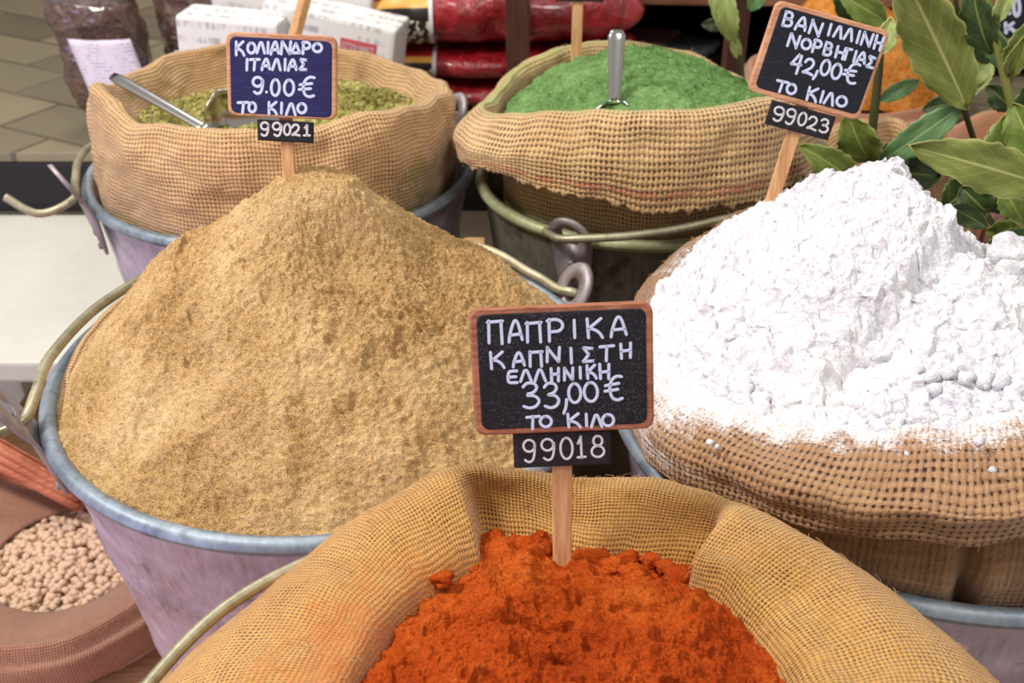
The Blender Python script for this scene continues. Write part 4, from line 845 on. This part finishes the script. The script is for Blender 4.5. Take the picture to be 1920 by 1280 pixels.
def celo_bag(c, wdt, dep, h, label, sheet, seed):
    t = thing('cellophane_bag', (c[0], c[1], -.079), label, 'bag', 'cellophane bags on the counter')
    n, m = 40, 36; V = []
    for i in range(n):
        s = i/(n-1); k = (.72+.28*sm(0, .55, s))*(1-.5*sm(.86, 1.0, s)) if s > 0 else .6
        for j in range(m):
            a = 2*PI*j/m; cx = math.copysign(abs(math.cos(a))**.7, math.cos(a)); cy = math.copysign(abs(math.sin(a))**.7, math.sin(a))
            V.append((c[0]+cx*wdt/2*k-.012*s, c[1]+cy*dep/2*k, -.079+h*s))
    V = np.array(V); d = .006*fbm(V[:, 0]*45+seed, V[:, 1]*45, V[:, 2]*45, 3); V[:, 1] += d; V[:, 0] += d*.6
    F = [(i*m+k, i*m+(k+1) % m, (i+1)*m+(k+1) % m, (i+1)*m+k) for i in range(n-1) for k in range(m)]+[tuple(range(m-1, -1, -1)), tuple((n-1)*m+k for k in range(m))]
    mesh('tea_fill', V, F, M['celo'], t)
    V = []; n2 = 26
    for i in range(n2):
        s = i/(n2-1); k = 1.06*(1-.62*sm(.0, .55, s))+.45*sm(.6, 1, s)
        for j in range(m):
            a = 2*PI*j/m; q = 1+.14*math.sin(a*7+seed)*sm(.1, .5, s); V.append((c[0]-.012+math.cos(a)*wdt/2*k*q*.98, c[1]+math.sin(a)*dep/2*k*q*.9, -.079+h*.90+s*.10))
    o = mesh('crinkled_top', np.array(V), [(i*m+k, i*m+(k+1) % m, (i+1)*m+(k+1) % m, (i+1)*m+k) for i in range(n2-1) for k in range(m)], M['clear'], t, label='clear crinkled cellophane top')
    if sheet:
        (x0, z0, x1, z1, sk) = sheet; V = []; U = []
        for i in range(12):
            for j in range(16):
                q, s = i/11, j/15; x = x0+(x1-x0)*q+sk*(1-s); z = z0+(z1-z0)*s; V.append((x, c[1]-dep/2*.98-.004-.006*s-.006*math.sin(q*PI), z)); U.append((q, s))
        o = mesh('paper_sheet', np.array(V), grid_faces(12, 16), M['sheet'], t, uv=np.array(U), label='white printed paper sheet'); md = o.modifiers.new('thickness', 'SOLIDIFY'); md.thickness = .0004
celo_bag((-.425, 1.125), .088, .07, .155, 'cellophane bag of dark leaves with a large white sheet on it', (-.450, -.07, -.386, .030, .018), 3)
celo_bag((-.343, 1.185), .060, .06, .15, 'cellophane bag of dark leaves next to the white newsprint packs', (-.364, -.05, -.33, .0, .0), 8)
def news_pack(c, s, rot, label, name='paper_pack', ty=0):
    t = thing(name, (c[0], c[1], c[2]-s[2]/2), label, 'packet', 'white printed packs behind the herb sack')
    V, F = box(c, s, rot, bev=.004, tilt=(0, ty)); Rm = np.array(Matrix.Rotation(rot, 3, 'Z') @ Matrix.Rotation(ty, 3, 'Y')); p = (V-np.array(c)) @ Rm
    U = np.stack([p[:, 0]/s[0]+.5, (p[:, 2]+p[:, 1]*.7)/s[2]*.5+.5], 1)
    mesh('wrapper', V, F, M['news'], t, uv=U, smooth=False)
    def put(P): return np.asarray(P) @ Rm.T+np.array(c)
    def patch(x0, x1, z0, z1, mat, nm, lab=None):
        q = [(x, -s[1]/2-.0006+dy, z) for dy in (0, .0012) for x, z in ((x0, z0), (x1, z0), (x1, z1), (x0, z1))]
        return mesh(nm, put(q), [(0, 1, 2, 3), (7, 6, 5, 4), (0, 4, 5, 1), (1, 5, 6, 2), (2, 6, 7, 3), (3, 7, 4, 0)], mat, t, smooth=False, label=lab)
    patch.put = put
    return t, patch
M['inkblock'] = plain('black_print_block', srgb(48, 42, 52), .5); M['redblock'] = plain('red_print_block', srgb(206, 92, 104), .5)
t, patch = news_pack((-.285, 1.095, -.014), (.105, .05, .132), -.12, 'white printed pack with a black block next to the dark cellophane bags', ty=.06)
patch(-.048, -.026, -.012, .018, M['inkblock'], 'black_block', 'black printed block')
t, patch = news_pack((-.190, 1.12, -.010), (.140, .06, .122), -.16, 'white printed pack with a red name block behind the herb sack', ty=.17)
rb = patch(.014, .052, .026, .043, M['redblock'], 'red_block', 'red printed name block')
# worn, barely legible pale lettering on the red block
rbw = []
for k, ch in enumerate('ΟΤΤΟΜΑΝΕΤ'.replace('Μ', 'M')):
    for st in G[ch]:
        P = np.array(st); P = P[0]+(P[-1]-P[0])*np.linspace(0, 1, 5)[:, None] if len(P) < 3 else P
        rbw.append(ribbon(np.stack([(.0160+k*.0038)+P[:, 0]*.0029, .0305+P[:, 1]*.008], 1), .0004, 0, .0004))
V, F = join(rbw); V[:, 1] -= .0308; V = patch.put(V)
mesh('lettering', V, F, M['ink2'], rb)
patch(.044, .060, -.006, .002, M['inkblock'], 'black_block', 'black printed block')
t, patch = news_pack((-.25, 1.20, .014), (.20, .07, .155), -.10, 'tall white printed pack rising behind the other two packs', ty=.12)
t, patch = news_pack((-.215, 1.31, -.008), (.16, .05, .14), -.06, 'dark brown pack behind the tall white printed pack'); t.children[0].data.materials[0] = M['celo']
t, patch = news_pack((-.138, 1.205, .035), (.05, .05, .03), -.2, 'small red pack lying between white packs and red bags'); t.children[0].data.materials[0] = M['redpack']; t.location.z = .02
# small pale packets in front of the dark shelf
for k, (u, v, Y, s, rot, col, lab) in enumerate(((1125, 76, 1.15, (.09, .05, .012), .1, srgb(92, 84, 90), 'grey flat packet behind the green powder beside the wooden stake'), (1215, 74, 1.24, (.075, .05, .012), -.3, srgb(196, 170, 176), 'pale pink flat packet behind the upright scoop'), (1290, 92, 1.18, (.06, .05, .012), -.5, srgb(122, 138, 146), 'blue grey flat packet beside the pale pink one'))):
    dd = ray(u, v); p = np.array([0, 0, CAMZ])+dd*((-.0685-CAMZ)/dd[2]); mt = film_mat('packet_film', col, tuple(x*.5 for x in col[:3])+(1,), .3)
    o = mesh('flat_packet', *box(tuple(p), (s[0], s[1]*1.8, s[2]), rot, bev=.004), mt, loc=tuple(p-np.array([0, 0, .006])), smooth=False); tag(o, lab, 'packet', 'flat packets behind the green powder')

# ------------------------------------------------------------------ lift everything onto the floor at z = 0
for o in SC.objects:
    if o.parent is None and o.type in ('MESH', 'EMPTY'): o.location.z += LIFT
